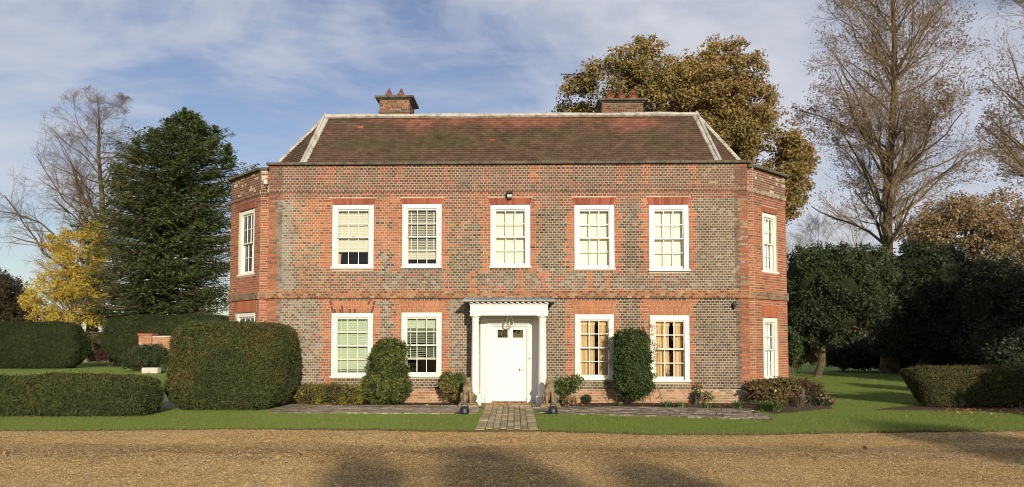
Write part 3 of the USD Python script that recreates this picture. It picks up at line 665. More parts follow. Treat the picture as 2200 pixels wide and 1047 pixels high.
order = sorted(range(len(TILES)), key=lambda i: -TILES[i][0] * (1 + .25 * math.sin(i * 7.77)))
for i in order[:270]: obj('tile', (TILES[i][1], TF), 'roof_tile', house, tone=TILES[i][2])
rest = order[270:]
obj('tiling', (np.concatenate([TILES[i][1] for i in rest]), (TF[None] + (np.arange(len(rest)) * 8)[:, None, None]).reshape(-1, 3)), 'roof_tile', house,
    tone=np.repeat(np.array([TILES[i][2] for i in rest]), 8, axis=0), kind='stuff')
def strip(a, b, width, side, lift=.05, n=9, seed=0):
    """a flashing or hip roll: sheets laid along a-b with lapped ends."""
    d = b - a; up = np.array([0, 0, 1.0]); lat = unit(np.cross(d, up)); r = np.random.default_rng(seed); out = []
    for i in range(n):
        p, q = a + d * i / n, a + d * (i + 1.02) / n; w = width * r.uniform(.9, 1.1); o = lift + r.uniform(0, .012)
        vs = np.array([p - lat * w / 2, p + lat * w / 2, q + lat * w / 2, q - lat * w / 2]); top_ = vs + side * o; mid = (vs[[0, 3]] + vs[[1, 2]]) / 2 + side * (o + .07)
        V = np.vstack([vs - side * .04, top_, mid]); out.append((V, np.array([[4, 0, 1], [0, 4, 4], [4, 8, 9], [4, 9, 7], [8, 5, 6], [8, 6, 9], [0, 1, 5], [0, 5, 8], [0, 8, 4], [0, 4, 7], [0, 7, 3], [1, 2, 6], [1, 6, 5], [3, 7, 9], [3, 9, 6], [3, 6, 2]])))
    return out
nf = unit(np.cross(er - el, tl - el)); nf = nf if nf[2] > 0 else -nf
for a, b, w, sd in ((el, tl, .21, 1), (er, tr, .21, 2), (el2, tl2, .19, 3), (er2, tr2, .19, 4)):
    side = unit(nf + np.array([-.6 if sd in (1, 3) else .6, 0, .3]))
    h = obj('hip_flashing', cat(strip(a + (b - a) * -.02, b, w, side, .035, 9, sd)), 'pale_flashing', house)
    rl = np.stack([a + (b - a) * t for t in np.linspace(0, 1, 12)]) + side * .09
    obj('roll', tubes(rl[None], np.full((1, 12), .045), 8), 'pale_flashing', h, smooth=True)
rpts = np.array([tl + (tr - tl) * t + np.array([0, -.02, .03 + .012 * math.sin(t * 23)]) for t in np.linspace(-.002, 1.002, 40)])
obj('ridge_roll', tubes(rpts[None], np.full((1, 40), .046), 10), 'pale_flashing', house, smooth=True)
obj('ridge_flashing', cat(strip(tl + np.array([0, -.12, -.07]), tr + np.array([0, -.12, -.07]),   .11, nf, .02, 14, 9)), 'pale_flashing', house)

# ---- chimneys
def chimney(px0, px1, pyc0, pyc1, pcx0, pcx1, y, pots, depth, pipe=False):
    a, b = rp(px0, pyc1, y), rp(px1, pyc1, y); c0, c1 = rp(pcx0, pyc0, y - .15), rp(pcx1, pyc0, y - .15)
    x0, x1, zc, zt = a[0], b[0], a[2], c0[2]; zb = TZ - .3
    ch = obj('chimney', box(x0 + .012, x1 - .012, y + .012, y + depth - .012, zb, zc + .02), 'mortar', house)
    sub = []
    for (org, sdir, L) in (((x0, y), (1, 0), x1 - x0), ((x1, y), (0, 1), depth), ((x0, y + depth), (0, -1), depth)):
        Bc, Tc = lay_wall(L, zb, zc, lambda z: [], lambda s, z, r: ([('obrown', .4), ('brown', .25), ('tan', .2), ('red', .15)], True), hrng)
        Tc *= .55 if (x1 - x0) > 1.3 else .8
        vv, _ = boxes(Bc, back=False); vv = frame_pts(vv, org, sdir)
        for i in range(len(Bc)): obj('chimney_brick', (vv[i * 8:(i + 1) * 8], BF), 'brick', ch, tone=Tc[i])
    z1 = zc - .42
    obj('chimney_band', box(x0 - .035, x1 + .035, y - .035, y + depth + .035, z1, z1 + .07), 'coping_stone', ch)
    o = c1[0] - x1; o = max(o, .06)
    h0 = zc + .02; rings = [(0.0, h0), (.03, h0), (o * .55, h0 + (zt - h0) * .35), (o * .95, zt - .07), (o, zt - .05), (o, zt)]
    V = []
    for e, z in rings: V += [[x0 - e, y - e, z], [x1 + e, y - e, z], [x1 + e, y + depth + e, z], [x0 - e, y + depth + e, z]]
    F = [[4 * i + j, 4 * i + (j + 1) % 4, 4 * i + 4 + (j + 1) % 4, 4 * i + 4 + j] for i in range(len(rings) - 1) for j in range(4)] + [[20, 21, 22, 23]]
    obj('chimney_cap', (np.array(V), np.array(F)), 'coping_stone', ch)
    for ppx, wide in pots:
        p = rp(ppx, pyc0, y + depth * .45); q = (p[0], y + depth * .45, zt)
        obj('chimney_pot', lathe([(.001, 0), (.15, 0), (.15, .04), (.13, .06), (.13, .16), (.15, .17), (.15, .20), (.11, .20), (.11, .05), (.001, .05)], 20, q), 'pot_red', ch, smooth=35)
        an = np.arange(14) * 2 * np.pi / 14; ap = np.array([0, 0, .44])
        wires = np.stack([np.stack([np.array([.125 * math.cos(t), .125 * math.sin(t), .19]) * (1 - s) + ap * s for s in (0, .35, .7, 1)]) for t in an])
        hoops = []
        for s in (.0, .3, .6, .85):
            r = .125 * (1 - s) + .004; z = .19 + .25 * s; hoops.append(np.array([[r * math.cos(t), r * math.sin(t), z] for t in np.linspace(0, 2 * np.pi, 13)]))
        w = cat([tubes(wires, np.full(wires.shape[:2], .0075), 4), tubes(np.array(hoops), np.full((4, 13), .0075), 4)])
        obj('pot_cowl', (w[0] + np.array(q), w[1]), 'wire_rust', ch)
    return (x0, x1, y, zt)
ch1 = chimney(816, 880, 205, 217, 804, 888, 4.6, [(836, 0), (862, 0)], 1.0)
ch2 = chimney(1293, 1382, 211, 223, 1276, 1393, 5.2, [(1310, 0), (1335, 0), (1360, 0)], .75)
# aerial on the far chimney
az = rp(1240, 160, 5.6)[2]; a0, a1 = rp(1206, 160, 5.6)[0], rp(1340, 160, 5.6)[0]; mx = rp(1330, 160, 5.6)[0]
els = [np.array([[a0 + (a1 - a0) * t, 5.6, az], [a0 + (a1 - a0) * t, 5.6, az]]) + np.array([[0, -.12, 0], [0, .12, 0]]) for t in np.linspace(0, 1, 16)]
els += [np.array([[a0 + (a1 - a0) * t, 5.6, az], [a0 + (a1 - a0) * t, 5.6, az]]) + np.array([[0, 0, -.035], [0, 0, .035]]) for t in np.linspace(0, 1, 16)]
ae = obj('aerial', cat([tubes(np.array([[[a0 - .03, 5.6, az], [a1, 5.6, az]]]), np.full((1, 2), .012), 5), tubes(np.array([[[mx, 5.6, ch2[3] - .5], [mx, 5.6, az + .1]]]), np.full((1, 2), .018), 6)]), 'black_metal', house)
obj('aerial_element', tubes(np.array(els), np.full((32, 2), .009), 4), 'black_metal', ae)

# ================================================================== windows
wrng = np.random.default_rng(21)
def fbox(fr, *b):                            # boxes in a face frame -> house space
    v, f = boxes(np.array(b, float).reshape(-1, 6)); return frame_pts(v, *fr), f
def fcb(fr, x0, x1, y0, y1, z0, z1, c=.006):
    v, f = cbox(x0, x1, y0, y1, z0, z1, c); return frame_pts(v, *fr), f
def window(fr, rect, rec=0.0, sill_ears=.03, shutter=False):
    s0, s1, z0, z1 = rect; w = s1 - s0; cs = min(.115, w * .15); ct, zb = .115, z0 + .055
    W = obj('window', cat([fcb(fr, s0, s0 + cs, rec - .022, rec + .11, z0 + .05, z1), fcb(fr, s1 - cs, s1, rec - .022, rec + .11, z0 + .05, z1),
                           fcb(fr, s0 + cs - .002, s1 - cs + .002, rec - .020, rec + .11, z1 - ct, z1 - .001),
                           fcb(fr, s0 + cs - .004, s0 + cs + .016, rec - .030, rec + .0, zb, z1 - ct + .012, .004), fcb(fr, s1 - cs - .016, s1 - cs + .004, rec - .030, rec + .0, zb, z1 - ct + .012, .004),
                           fcb(fr, s0 + cs + .017, s1 - cs - .017, rec - .028, rec + .0, z1 - ct - .008, z1 - ct + .012, .004)]), 'white_paint', house)
    obj('sill', fcb(fr, s0 - sill_ears, s1 + sill_ears, rec - .065, rec + .12, z0, z0 + .052, .008), 'white_paint', W)
    a, b, lo, hi = s0 + cs, s1 - cs, z0 + .052, z1 - ct; mid = (lo + hi) / 2 + .02; st, bar = .036, .021
    for nm, q0, q1, d, rb, rt in (('upper_sash', mid - .02, hi, rec + .015, .034, .05), ('lower_sash', lo, mid + .018, rec + .062, .085, .036)):
        sh = obj(nm, cat([fcb(fr, a, a + st, d, d + .042, q0, q1, .004), fcb(fr, b - st, b, d, d + .042, q0, q1, .004), fcb(fr, a + st, b - st, d - (.012 if nm[0] == 'u' else 0), d + .042, q0, q0 + rb, .004),
                          fcb(fr, a + st, b - st, d, d + .042, q1 - rt, q1, .004)]), 'white_paint', W)
        ga, gb, g0, g1 = a + st, b - st, q0 + rb, q1 - rt
        for k in (1, 2):
            x = ga + (gb - ga) * k / 3; obj('glazing_bar', fcb(fr, x - bar / 2, x + bar / 2, d + .004, d + .036, g0, g1, .004), 'white_paint', W)
        zm_ = (g0 + g1) / 2
        for k in range(3):
            xa, xb = ga + (gb - ga) * k / 3 + (bar / 2 if k else 0), ga + (gb - ga) * (k + 1) / 3 - (bar / 2 if k < 2 else 0)
            obj('glazing_bar', fcb(fr, xa, xb, d + .004, d + .036, zm_ - bar / 2, zm_ + bar / 2, .004), 'white_paint', W)
            for p0, p1 in ((g0, zm_ - bar / 2), (zm_ + bar / 2, g1)):
                t = wrng.normal(0, .0012, 4)
                v = np.array([[xa, d + .02 + t[0], p0], [xb, d + .02 + t[1], p0], [xb, d + .02 + t[2], p1], [xa, d + .02 + t[3], p1]])
                obj('pane', (frame_pts(v, *fr), np.array([[0, 1, 2], [0, 2, 3]])), 'window_glass', W)
    if nm and not shutter: obj('sash_catch', fcb(fr, (a + b) / 2 - .03, (a + b) / 2 + .03, rec + .005, rec + .03, mid + .018, mid + .034, .004), 'brass', W)
    if shutter:
        dd = rec + .19; n = 3
        for k in range(n):
            xa, xb = a - .02 + (b - a + .04) * k / n + .003, a - .02 + (b - a + .04) * (k + 1) / n - .003
            sm = [fcb(fr, xa, xb, dd, dd + .03, lo - .02, hi + .02, .003)]
            for q0, q1 in ((lo + .06, lo + (hi - lo) * .44), (lo + (hi - lo) * .5, hi - .06)):
                for e in (fcb(fr, xa + .05, xb - .05, dd - .012, dd, q0, q1, .008),): sm.append(e)
            obj('shutter', cat(sm), 'shutter_paint', W)
    return W, (a, b, lo, hi)
FRONT = ((UL, 0.0), (1.0, 0.0))
def frect(k): w = WIN[k]; return (w[0] - UL, w[1] - UL, w[2], w[3])
GL = {}
for k in WIN: GL[k] = window(FRONT, frect(k), 0.0, .03, k in ('u3', 'u4', 'u5'))[1]
GF = {}
for a, d, r, nm in FW: GF[nm] = ((a, d), window((a, d), r, .055, .08 if 'up' in nm else .03)[1])

def in_house(name, label, cat_, group=None):
    return thing(name, label, cat_, HO, HYAW, group)
def blind(fr, g, zbot, mtl, label, depth=.17, tilt=.5, pitch=.046, slat=.05, tiltf=None, slant=0.0, edge=.01):
    a, b, lo, hi = g; a += edge; b -= edge
    t = in_house('venetian_blind', label, 'venetian blind', 'venetian blinds behind the sash windows')
    obj('headrail', fcb(fr, a, b, depth - .03, depth + .03, hi - .03, hi + .02), mtl, t)
    z = hi - .05; n = 0
    while z > zbot + .03:
        q = tilt if tiltf is None else tiltf((z - lo) / (hi - lo))
        cy, sz = math.cos(q) * slat / 2, math.sin(q) * slat / 2
        sl = slant * max(0, 1 - (z - zbot) / .35)
        v = np.array([[a, depth - cy, z - sz + sl * .0], [b, depth - cy, z - sz - sl], [b, depth + cy, z + sz - sl], [a, depth + cy, z + sz],
                      [a, depth - cy, z - sz + .003], [b, depth - cy, z - sz + .003 - sl], [b, depth + cy, z + sz + .003 - sl], [a, depth + cy, z + sz + .003]])
        obj('slat', (frame_pts(v, *fr), boxes([[0, 1, 0, 1, 0, 1]])[1]), mtl, t); z -= pitch; n += 1
    obj('bottom_rail', fcb(fr, a, b, depth - .02, depth + .02, zbot, zbot + .028), mtl, t)
    for s in (.12, .88): obj('ladder_tape', fbox(fr, [a + (b - a) * s - .012, a + (b - a) * s + .012, depth - .031, depth - .029, zbot, hi]), mtl, t)
    return t
def zpy(py): return fac(1100, py)[1]
blind(FRONT, GL['u1'], zpy(541), 'blind_cream', 'closed cream venetian blind three quarters down in the leftmost upstairs front window', tilt=1.25)
blind(FRONT, GL['u2'], zpy(556), 'blind_cream', 'cream venetian blind with open slats in the second upstairs front window', tilt=.45, tiltf=lambda h: .62 if h > .25 else 1.1)
blind(FRONT, GL['l1'], zpy(799), 'blind_green', 'pale green venetian blind fully lowered in the leftmost ground floor window', tilt=1.05)
blind(FRONT, GL['l2'], zpy(771), 'blind_green', 'pale green venetian blind half open above dark panes, beside the white porch', tiltf=lambda h: 1.2 if h > .8 else (.30 if h > .27 else .8), slant=.07)
def curtain(fr, s0, s1, z0, z1, depth, folds, amp, mtl, label, group=None, side=1):
    n = int(folds * 14) + 1; s = np.linspace(s0, s1, n); ph = np.linspace(0, folds * 2 * np.pi, n)
    r = np.random.default_rng(int(abs(s0) * 1000)); ph = ph + .5 * np.sin(ph * .37 + r.uniform(0, 6))
    rows_ = []
    for t in np.linspace(0, 1, 7):
        rows_.append(np.stack([s + .01 * np.sin(ph * .5 + t * 2), depth + amp * np.cos(ph) * (1 - .35 * t), np.full(n, z0 + (z1 - z0) * t)], -1))
    V = np.array(rows_).reshape(-1, 3); i = np.arange(7 * n).reshape(7, n)
    q = np.stack([i[:-1, :-1], i[:-1, 1:], i[1:, 1:], i[1:, :-1]], -1).reshape(-1, 4)
    V2 = V + np.array([0, .004, 0]); m = (np.vstack([V, V2]), np.vstack([q, q[:, ::-1] + len(V)]))
    t = in_house('curtain', label, 'curtain', group)
    obj('cloth', (frame_pts(m[0], *fr), m[1]), mtl, t, smooth=True)
    obj('heading', fbox(fr, [s0, s1, depth - amp * .6, depth + amp * .6, z1 - .07, z1 + .01]), mtl, t)
for k, nm in (('l3', 'nearest the right side of the porch'), ('l4', 'farthest right on the ground floor')):
    a, b, lo, hi = GL[k]; w = b - a
    curtain(FRONT, a - .06, a + w * .54, lo - .1, hi - .10, .20, 7, .022, 'curtain_cloth', f'left pleated gold curtain in the window {nm}')
    curtain(FRONT, a + w * .655, b + .05, lo - .1, hi - .10, .20, 5, .022, 'curtain_cloth', f'right pleated gold curtain in the window {nm}')
    t = in_house('roller_blind', f'rolled white blind above gold curtains, window {nm}', 'roller blind')
    v, f = lathe([(.001, 0), (.028, 0), (.028, w - .02), (.001, w - .02)], 12); v = np.c_[v[:, 2] + a + .01, v[:, 0] + .15, v[:, 1] + hi - .055]
    obj('roll', (frame_pts(v, *FRONT), f), 'white_paint', t); obj('bracket', fbox(FRONT, [a, a + .012, .12, .18, hi - .09, hi - .02], [b - .012, b, .12, .18, hi - .09, hi - .02]), 'brass', t)
a, b, lo, hi = GL['u1']; curtain(FRONT, a - .03, a + .07, lo - .1, zpy(540), .26, 1.5, .02, 'curtain_cloth', 'sliver of cream curtain under the blind in the leftmost upstairs window')
(o, d_), (a, b, lo, hi) = GF['right_up']; curtain((o, d_), a - .0, b + .0, lo - .02, hi, .19, 5, .018, 'net_cloth', 'grey white net curtain in the upstairs window of the right bay')
(o, d_), (a, b, lo, hi) = GF['right_low']; curtain((o, d_), a - .0, b + .0, lo - .02, hi, .19, 5, .018, 'net_cloth', 'pale net curtain in the ground floor window of the right bay')
(o, d_), (a, b, lo, hi) = GF['left_up']; blind((o, d_), (a, b, lo, hi), lo + (hi - lo) * .40, 'blind_cream', 'cream blind half lowered in the upstairs window of the left bay', depth=.20, tilt=.9)
(o, d_), (a, b, lo, hi) = GF['left_low']; curtain((o, d_), a - .0, b + .0, lo - .02, hi, .19, 4, .018, 'net_cloth', 'white curtain showing above the rounded yew in the left bay')
# a glass jug with stems on the inner sill of the right hand ground floor window
a, b, lo, hi = GL['l4']
jg = fac(1437, 800); jug = in_house('glass_vase', 'glass vase of thin stems on the inside sill of the rightmost ground floor window', 'vase')
obj('vessel', lathe([(.001, 0), (.05, 0), (.065, .08), (.05, .16), (.045, .17), (.06, .075), (.046, .006), (.001, .006)], 16, (jg[0], .135, lo - .02)), 'window_glass', jug, smooth=True)
sr = np.random.default_rng(8); st_ = np.array([[[jg[0], .135, lo], [jg[0] + x * .4, .135 + y * .4, lo + .16], [jg[0] + x, .135 + y, lo + .16 + z]] for x, y, z in zip(sr.normal(0, .06, 9), sr.normal(0, .015, 9), sr.uniform(.1, .3, 9))])
obj('stem', tubes(st_, np.full((9, 3), .003), 4), 'twig_dark', jug)

# ================================================================== the porch and the door
PV = -.72
ca, cb = fac(1021.5, 760, PV)[0], fac(1165.5, 760, PV)[0]
ze0, ze1 = fac(1095, 678, PV - .13)[1], fac(1095, 652, PV - .13)[1]
porch = obj('portico', cat([cbox(ca - .135, cb + .135, PV - .13, PV + .13, ze0, ze1, .006), cbox(ca - .135, ca + .10, PV + .13, -.001, ze0, ze1, .006), cbox(cb - .10, cb + .135, PV + .13, -.001, ze0, ze1, .006),
                            box(ca + .10, cb - .10, PV + .13, -.001, ze0 + .05, ze0 + .08)]), 'white_paint', house)
fa = ze0 + (ze1 - ze0) * .30
obj('architrave', cat([cbox(ca - .150, cb + .150, PV - .146, PV + .10, fa, fa + .022, .005), cbox(ca - .150, ca - .137, PV + .1, -.002, fa, fa + .022, .003), cbox(cb + .137, cb + .150, PV + .1, -.002, fa, fa + .022, .003)]), 'white_paint', porch)
obj('cornice', cat([cbox(ca - .160, cb + .160, PV - .16, PV + .12, ze1 - .028, ze1, .006), cbox(ca - .160, ca - .137, PV + .12, -.002, ze1 - .028, ze1 - .001, .004), cbox(cb + .137, cb + .160, PV + .12, -.002, ze1 - .028, ze1 - .001, .004)]), 'white_paint', porch)
for s in (ca - .02, cb + .02):
    m = lathe([(.001, 0), (.045, 0), (.055, .006), (.05, .012), (.03, .01), (.02, .016), (.001, .018)], 18); v = np.c_[m[0][:, 0] + s, PV - .131 - m[0][:, 2], m[0][:, 1] + (fa + ze1) / 2 - .01]
    obj('rosette', (v, m[1][:, ::-1]), 'white_paint', porch, smooth=40)
nd = 14
for i in range(nd):
    x = ca - .09 + (cb - ca + .18) * i / (nd - 1); obj('dentil', cbox(x - .04, x + .04, PV - .24, PV + .0, ze1 + .003, ze1 + .045, .005), 'white_paint', porch)
rz = fac(1095, 650, PV - .32)[1]; rz = max(rz, ze1 + .05); rt = fac(1095, 641, -.03)[1]
R0, R1, RVv = ca - .33, cb + .33, PV - .32
rf = obj('porch_roof', box(R0, R1, RVv, -.002, rz - .01, rz + .035), 'lead', porch)
V = np.array([[R0, RVv, rz + .036], [R1, RVv, rz + .036], [R1, -.002, rz + .036], [R0, -.002, rz + .036], [R0 + .16, RVv + .3, rt - .02], [R1 - .16, RVv + .3, rt - .02], [R1 - .05, -.054, rt + .0], [R0 + .05, -.054, rt + .0]])
obj('lead_sheet', (V, np.array([[0, 1, 5, 4], [1, 2, 6, 5], [3, 0, 4, 7], [4, 5, 6, 7]])), 'lead', porch)
lr = []
for i in range(11):
    t = i / 10; x0, x1 = R0 + .02 + (R1 - R0 - .04) * t, R0 + .17 + (R1 - R0 - .34) * t
    lr.append([[x0, RVv - .004, rz + .03], [x0 * .5 + x1 * .5, RVv + .15, (rz + rt) / 2 + .02], [x1, RVv + .3, rt - .005]])
for q in lr: obj('lead_roll', tubes(np.array(q)[None], np.full((1, 3), .016), 6), 'lead', porch, smooth=True)
zb_ = fac(1022, 873, PV - .15)[1]; zs0, zs1 = fac(1022, 851, PV)[1], fac(1022, 690, PV)[1]
for c in (ca, cb):
    H = zs1 - zs0; prof = [(.001, 0), (.125, 0), (.128, .02), (.125, .04), (.112, .05), (.108, .07)] + [(.108 - .017 * t ** 1.6, .07 + (H - .07) * t) for t in np.linspace(.05, 1, 10)]
    top_ = ze0 - zs0 - .001
    prof += [(.102, H + .002), (.106, H + .012), (.102, H + .022), (.092, H + .026), (.092, H + .07), (.10, H + .078), (.125, H + .105), (.128, H + .12), (.128, H + .125), (.001, H + .125)]
    col = obj('column', lathe(prof, 36, (c, PV, zs0)), 'white_paint', porch, smooth=40)
    obj('abacus', cbox(c - .145, c + .145, PV - .145, PV + .145, zs0 + H + .124, ze0 - .001, .006), 'white_paint', col)
    obj('pedestal', cat([cbox(c - .155, c + .155, PV - .155, PV + .155, .01, zs0 - .02, .008), cbox(c - .165, c + .165, PV - .165, PV + .165, zs0 - .022, zs0 + .001, .006)]), 'white_paint', col)
# wall lining, door frame, door
dU0, dU1 = fac(1058, 780, .0)[0], fac(1131, 780, .0)[0]; dz1 = fac(1095, 702, 0)[1]; pz1 = ze0 + .06
obj('porch_lining', cat([cbox(DU0 - .02, dU0 - .02, -.055, .02, .02, pz1, .004), cbox(dU1 + .02, DU1 + .02, -.055, .02, .02, pz1, .004), cbox(dU0 - .02, dU1 + .02, -.055, .02, dz1 + .02, pz1, .004)]), 'door_paint', porch)
f0, f1, fz = fac(1044, 760)[0], fac(1141, 760)[0], fac(1095, 689)[1]
obj('door_frame', cat([cbox(f0, dU0 - .025, -.085, -.056, .02, fz, .006), cbox(dU1 + .025, f1, -.085, -.056, .02, fz, .006), cbox(dU0 - .026, dU1 + .026, -.084, -.056, dz1 + .05, fz - .001, .006),
                       cbox(f0 + .05, dU0 - .045, -.105, -.086, .02, fz - .05, .008), cbox(dU1 + .045, f1 - .05, -.105, -.086, .02, fz - .05, .008), cbox(f0 + .051, f1 - .051, -.104, -.086, fz - .10, fz - .05, .008),
                       cbox(f0 - .05, f1 + .05, -.12, -.056, fz, fz + .05, .008), cbox(dU0 - .024, dU0, -.06, .0, .02, dz1 + .05, .004), cbox(dU1, dU1 + .024, -.06, .0, .02, dz1 + .05, .004), cbox(dU0, dU1, -.06, .0, dz1 + .012, dz1 + .05, .004),
                       cbox(f0 - .03, dU0 - .02, -.12, -.05, .02, .18, .006), cbox(dU1 + .02, f1 + .03, -.12, -.05, .02, .18, .006)]), 'door_paint', porch)
q0, q1, q2, q3 = [fac(x, 716)[0] for x in (1069, 1091, 1102, 1124)]; qz0, qz1 = fac(1095, 726)[1], fac(1095, 709)[1]
dd = Polygon([(dU0 + .004, .075), (dU1 - .004, .075), (dU1 - .004, dz1 + .005), (dU0 + .004, dz1 + .005)]).difference(shapely.box(q0, qz0, q1, qz1)).difference(shapely.box(q2, qz0, q3, qz1))
m = trimesh.creation.extrude_polygon(dd, .045, engine='earcut'); v = np.array(m.vertices)
door = obj('door', (np.c_[v[:, 0], v[:, 2] - .010, v[:, 1]], np.array(m.faces)[:, ::-1]), 'door_paint', house)
for x0, x1 in ((q0, q1), (q2, q3)):
    obj('door_pane', box(x0 - .002, x1 + .002, -.002, .004, qz0 - .002, qz1 + .002), 'window_glass', door)
    e = .012; obj('pane_bead', cat([box(x0 - e, x0, -.018, -.009, qz0 - e, qz1 + e), box(x1, x1 + e, -.018, -.009, qz0 - e, qz1 + e), box(x0, x1, -.018, -.009, qz0 - e, qz0), box(x0, x1, -.018, -.009, qz1, qz1 + e)]), 'door_paint', door)
def knob(px, py, r, parent, name, mtl, v0=-.010, out=.05):
    u, z = fac(px, py, v0); m = lathe([(.001, 0), (r * 1.1, 0), (r * 1.1, .006), (r * .4, .01), (r * .4, out * .5), (r, out * .7), (r, out * .9), (r * .6, out), (.001, out)], 16)
    obj(name, (np.c_[m[0][:, 0] + u, v0 - m[0][:, 2], m[0][:, 1] + z], m[1][:, ::-1]), mtl, parent, smooth=40)
knob(1117, 794, .028, door, 'knob', 'brass'); knob(1124, 795, .018, door, 'lock', 'brass', -.010, .02); knob(1129, 774, .010, door, 'latch', 'brass', -.010, .012)
knob(1138, 770, .022, house, 'bell_push', 'brass', -.105, .02)
obj('weather_bar', cbox(dU0 + .01, dU1 - .01, -.04, -.011, .085, .135, .006), 'door_paint', door)
obj('threshold', cbox(dU0 - .02, dU1 + .02, -.12, .1, .02, .072, .008), 'terracotta', porch)
obj('door_step', cbox(ca + .17, cb - .17, PV - .1, -.12, -.02, .048, .01), 'paver', porch, tone=(.30, .24, .15))

# ---- fittings on the wall
u, z = fac(1095, 417, -.12)
fl = obj('floodlight', cat([(lambda m: (m[0] @ np.array([[1, 0, 0], [0, math.cos(.6), math.sin(.6)], [0, -math.sin(.6), math.cos(.6)]]) + np.array([u, -.15, z]), m[1]))(cbox(-.085, .085, -.05, .05, -.075, .075, .012)),
                            cbox(u - .03, u + .03, -.09, -.006, z - .05, z + .02, .006), cbox(u - .06, u + .06, -.14, -.03, z - .13, z - .075, .012)]), 'black_metal', house, label='black security floodlight over the middle upstairs window')
obj('lamp_glass', (lambda m: (m[0] @ np.array([[1, 0, 0], [0, math.cos(.6), math.sin(.6)], [0, -math.sin(.6), math.cos(.6)]]) + np.array([u, -.15, z]), m[1]))(cbox(-.07, .07, -.054, -.0495, -.06, .0, .002)), 'white_paint', fl)
u, z = fac(1577, 657, -.06)
wl = obj('wall_lamp', cat([lathe([(.001, 0), (.035, 0), (.05, .03), (.045, .10), (.02, .13), (.001, .13)], 14, (u, -.11, z - .03)), cbox(u - .012, u + .012, -.12, -.006, z - .06, z - .04, .003), lathe([(.001, 0), (.02, 0), (.02, .04), (.001, .04)], 10, (u + .02, -.10, z - .09)), cbox(u - .03, u + .03, -.02, -.004, z - .08, z + .04, .004)]), 'black_metal', house, smooth=35, label='small black lamp on the right end of the front wall')
u, z = fac(572, 393, RET - .06)
hp = obj('rain_hopper', cat([cbox(u - .055, u + .055, RET - .13, RET - .006, z - .05, z + .07, .01), cbox(u - .07, u + .07, RET - .145, RET - .006, z + .07, z + .09, .006)]), 'white_stone', house, label='pale rainwater hopper at the left corner')
obj('spout', lathe([(.001, 0), (.03, 0), (.035, .09), (.001, .09)], 12, (u, RET - .07, z - .135)), 'black_metal', hp)
u, z = fac(1606, 406, RET - .05)
ro = obj('rain_outlet', cat([cbox(u - .03, u + .04, RET - .09, RET - .006, z - .07, z + .05, .008)]), 'terracotta', house, label='orange rainwater outlet at the right corner')
obj('outlet_mouth', cbox(u - .025, u + .03, RET - .095, RET - .08, z + .051, z + .09, .004), 'black_metal', ro)
for py in (520, 655):
    u, z = fac(576.5, py, RET - .05); obj('pipe_stub', lathe([(.001, 0), (.02, 0), (.02, .17), (.001, .17)], 10, (u, RET - .03, z - .09)), 'white_stone', house)
# climbing-frame hooks and stains are left to the brick tones; the globe lantern hangs free
u, zc = fac(1095, 691, -.42)
lan = in_house('hanging_lantern', 'clear glass globe lantern hanging from the porch ceiling over the white door', 'lantern')
obj('globe', lathe([(.012, .14), (.05, .135), (.10, .08), (.118, 0), (.10, -.07), (.05, -.11), (.03, -.118)], 24, (u, -.42, zc)), 'window_glass', lan, smooth=True)
obj('chain', tubes(np.array([[[u, -.42, zc + .13], [u, -.42, ze0 + .06]]]), np.full((1, 2), .006), 6), 'pale_flashing', lan)
obj('lamp_cap', lathe([(.001, .16), (.02, .155), (.055, .13), (.05, .125), (.001, .125)], 16, (u, -.42, zc)), 'pale_flashing', lan, smooth=40)
obj('lower_ring', cat([tubes(np.array([[[u + .07 * math.cos(t), -.42 + .07 * math.sin(t), zc - .10] for t in np.linspace(0, 2 * np.pi, 21)]]), np.full((1, 21), .006), 6), lathe([(.001, -.2), (.02, -.18), (.045, -.13), (.03, -.115), (.001, -.115)], 16, (u, -.42, zc))]), 'pale_flashing', lan)
obj('candle', lathe([(.001, -.1), (.012, -.1), (.012, -.02), (.001, -.02)], 10, (u, -.42, zc)), 'white_paint', lan)

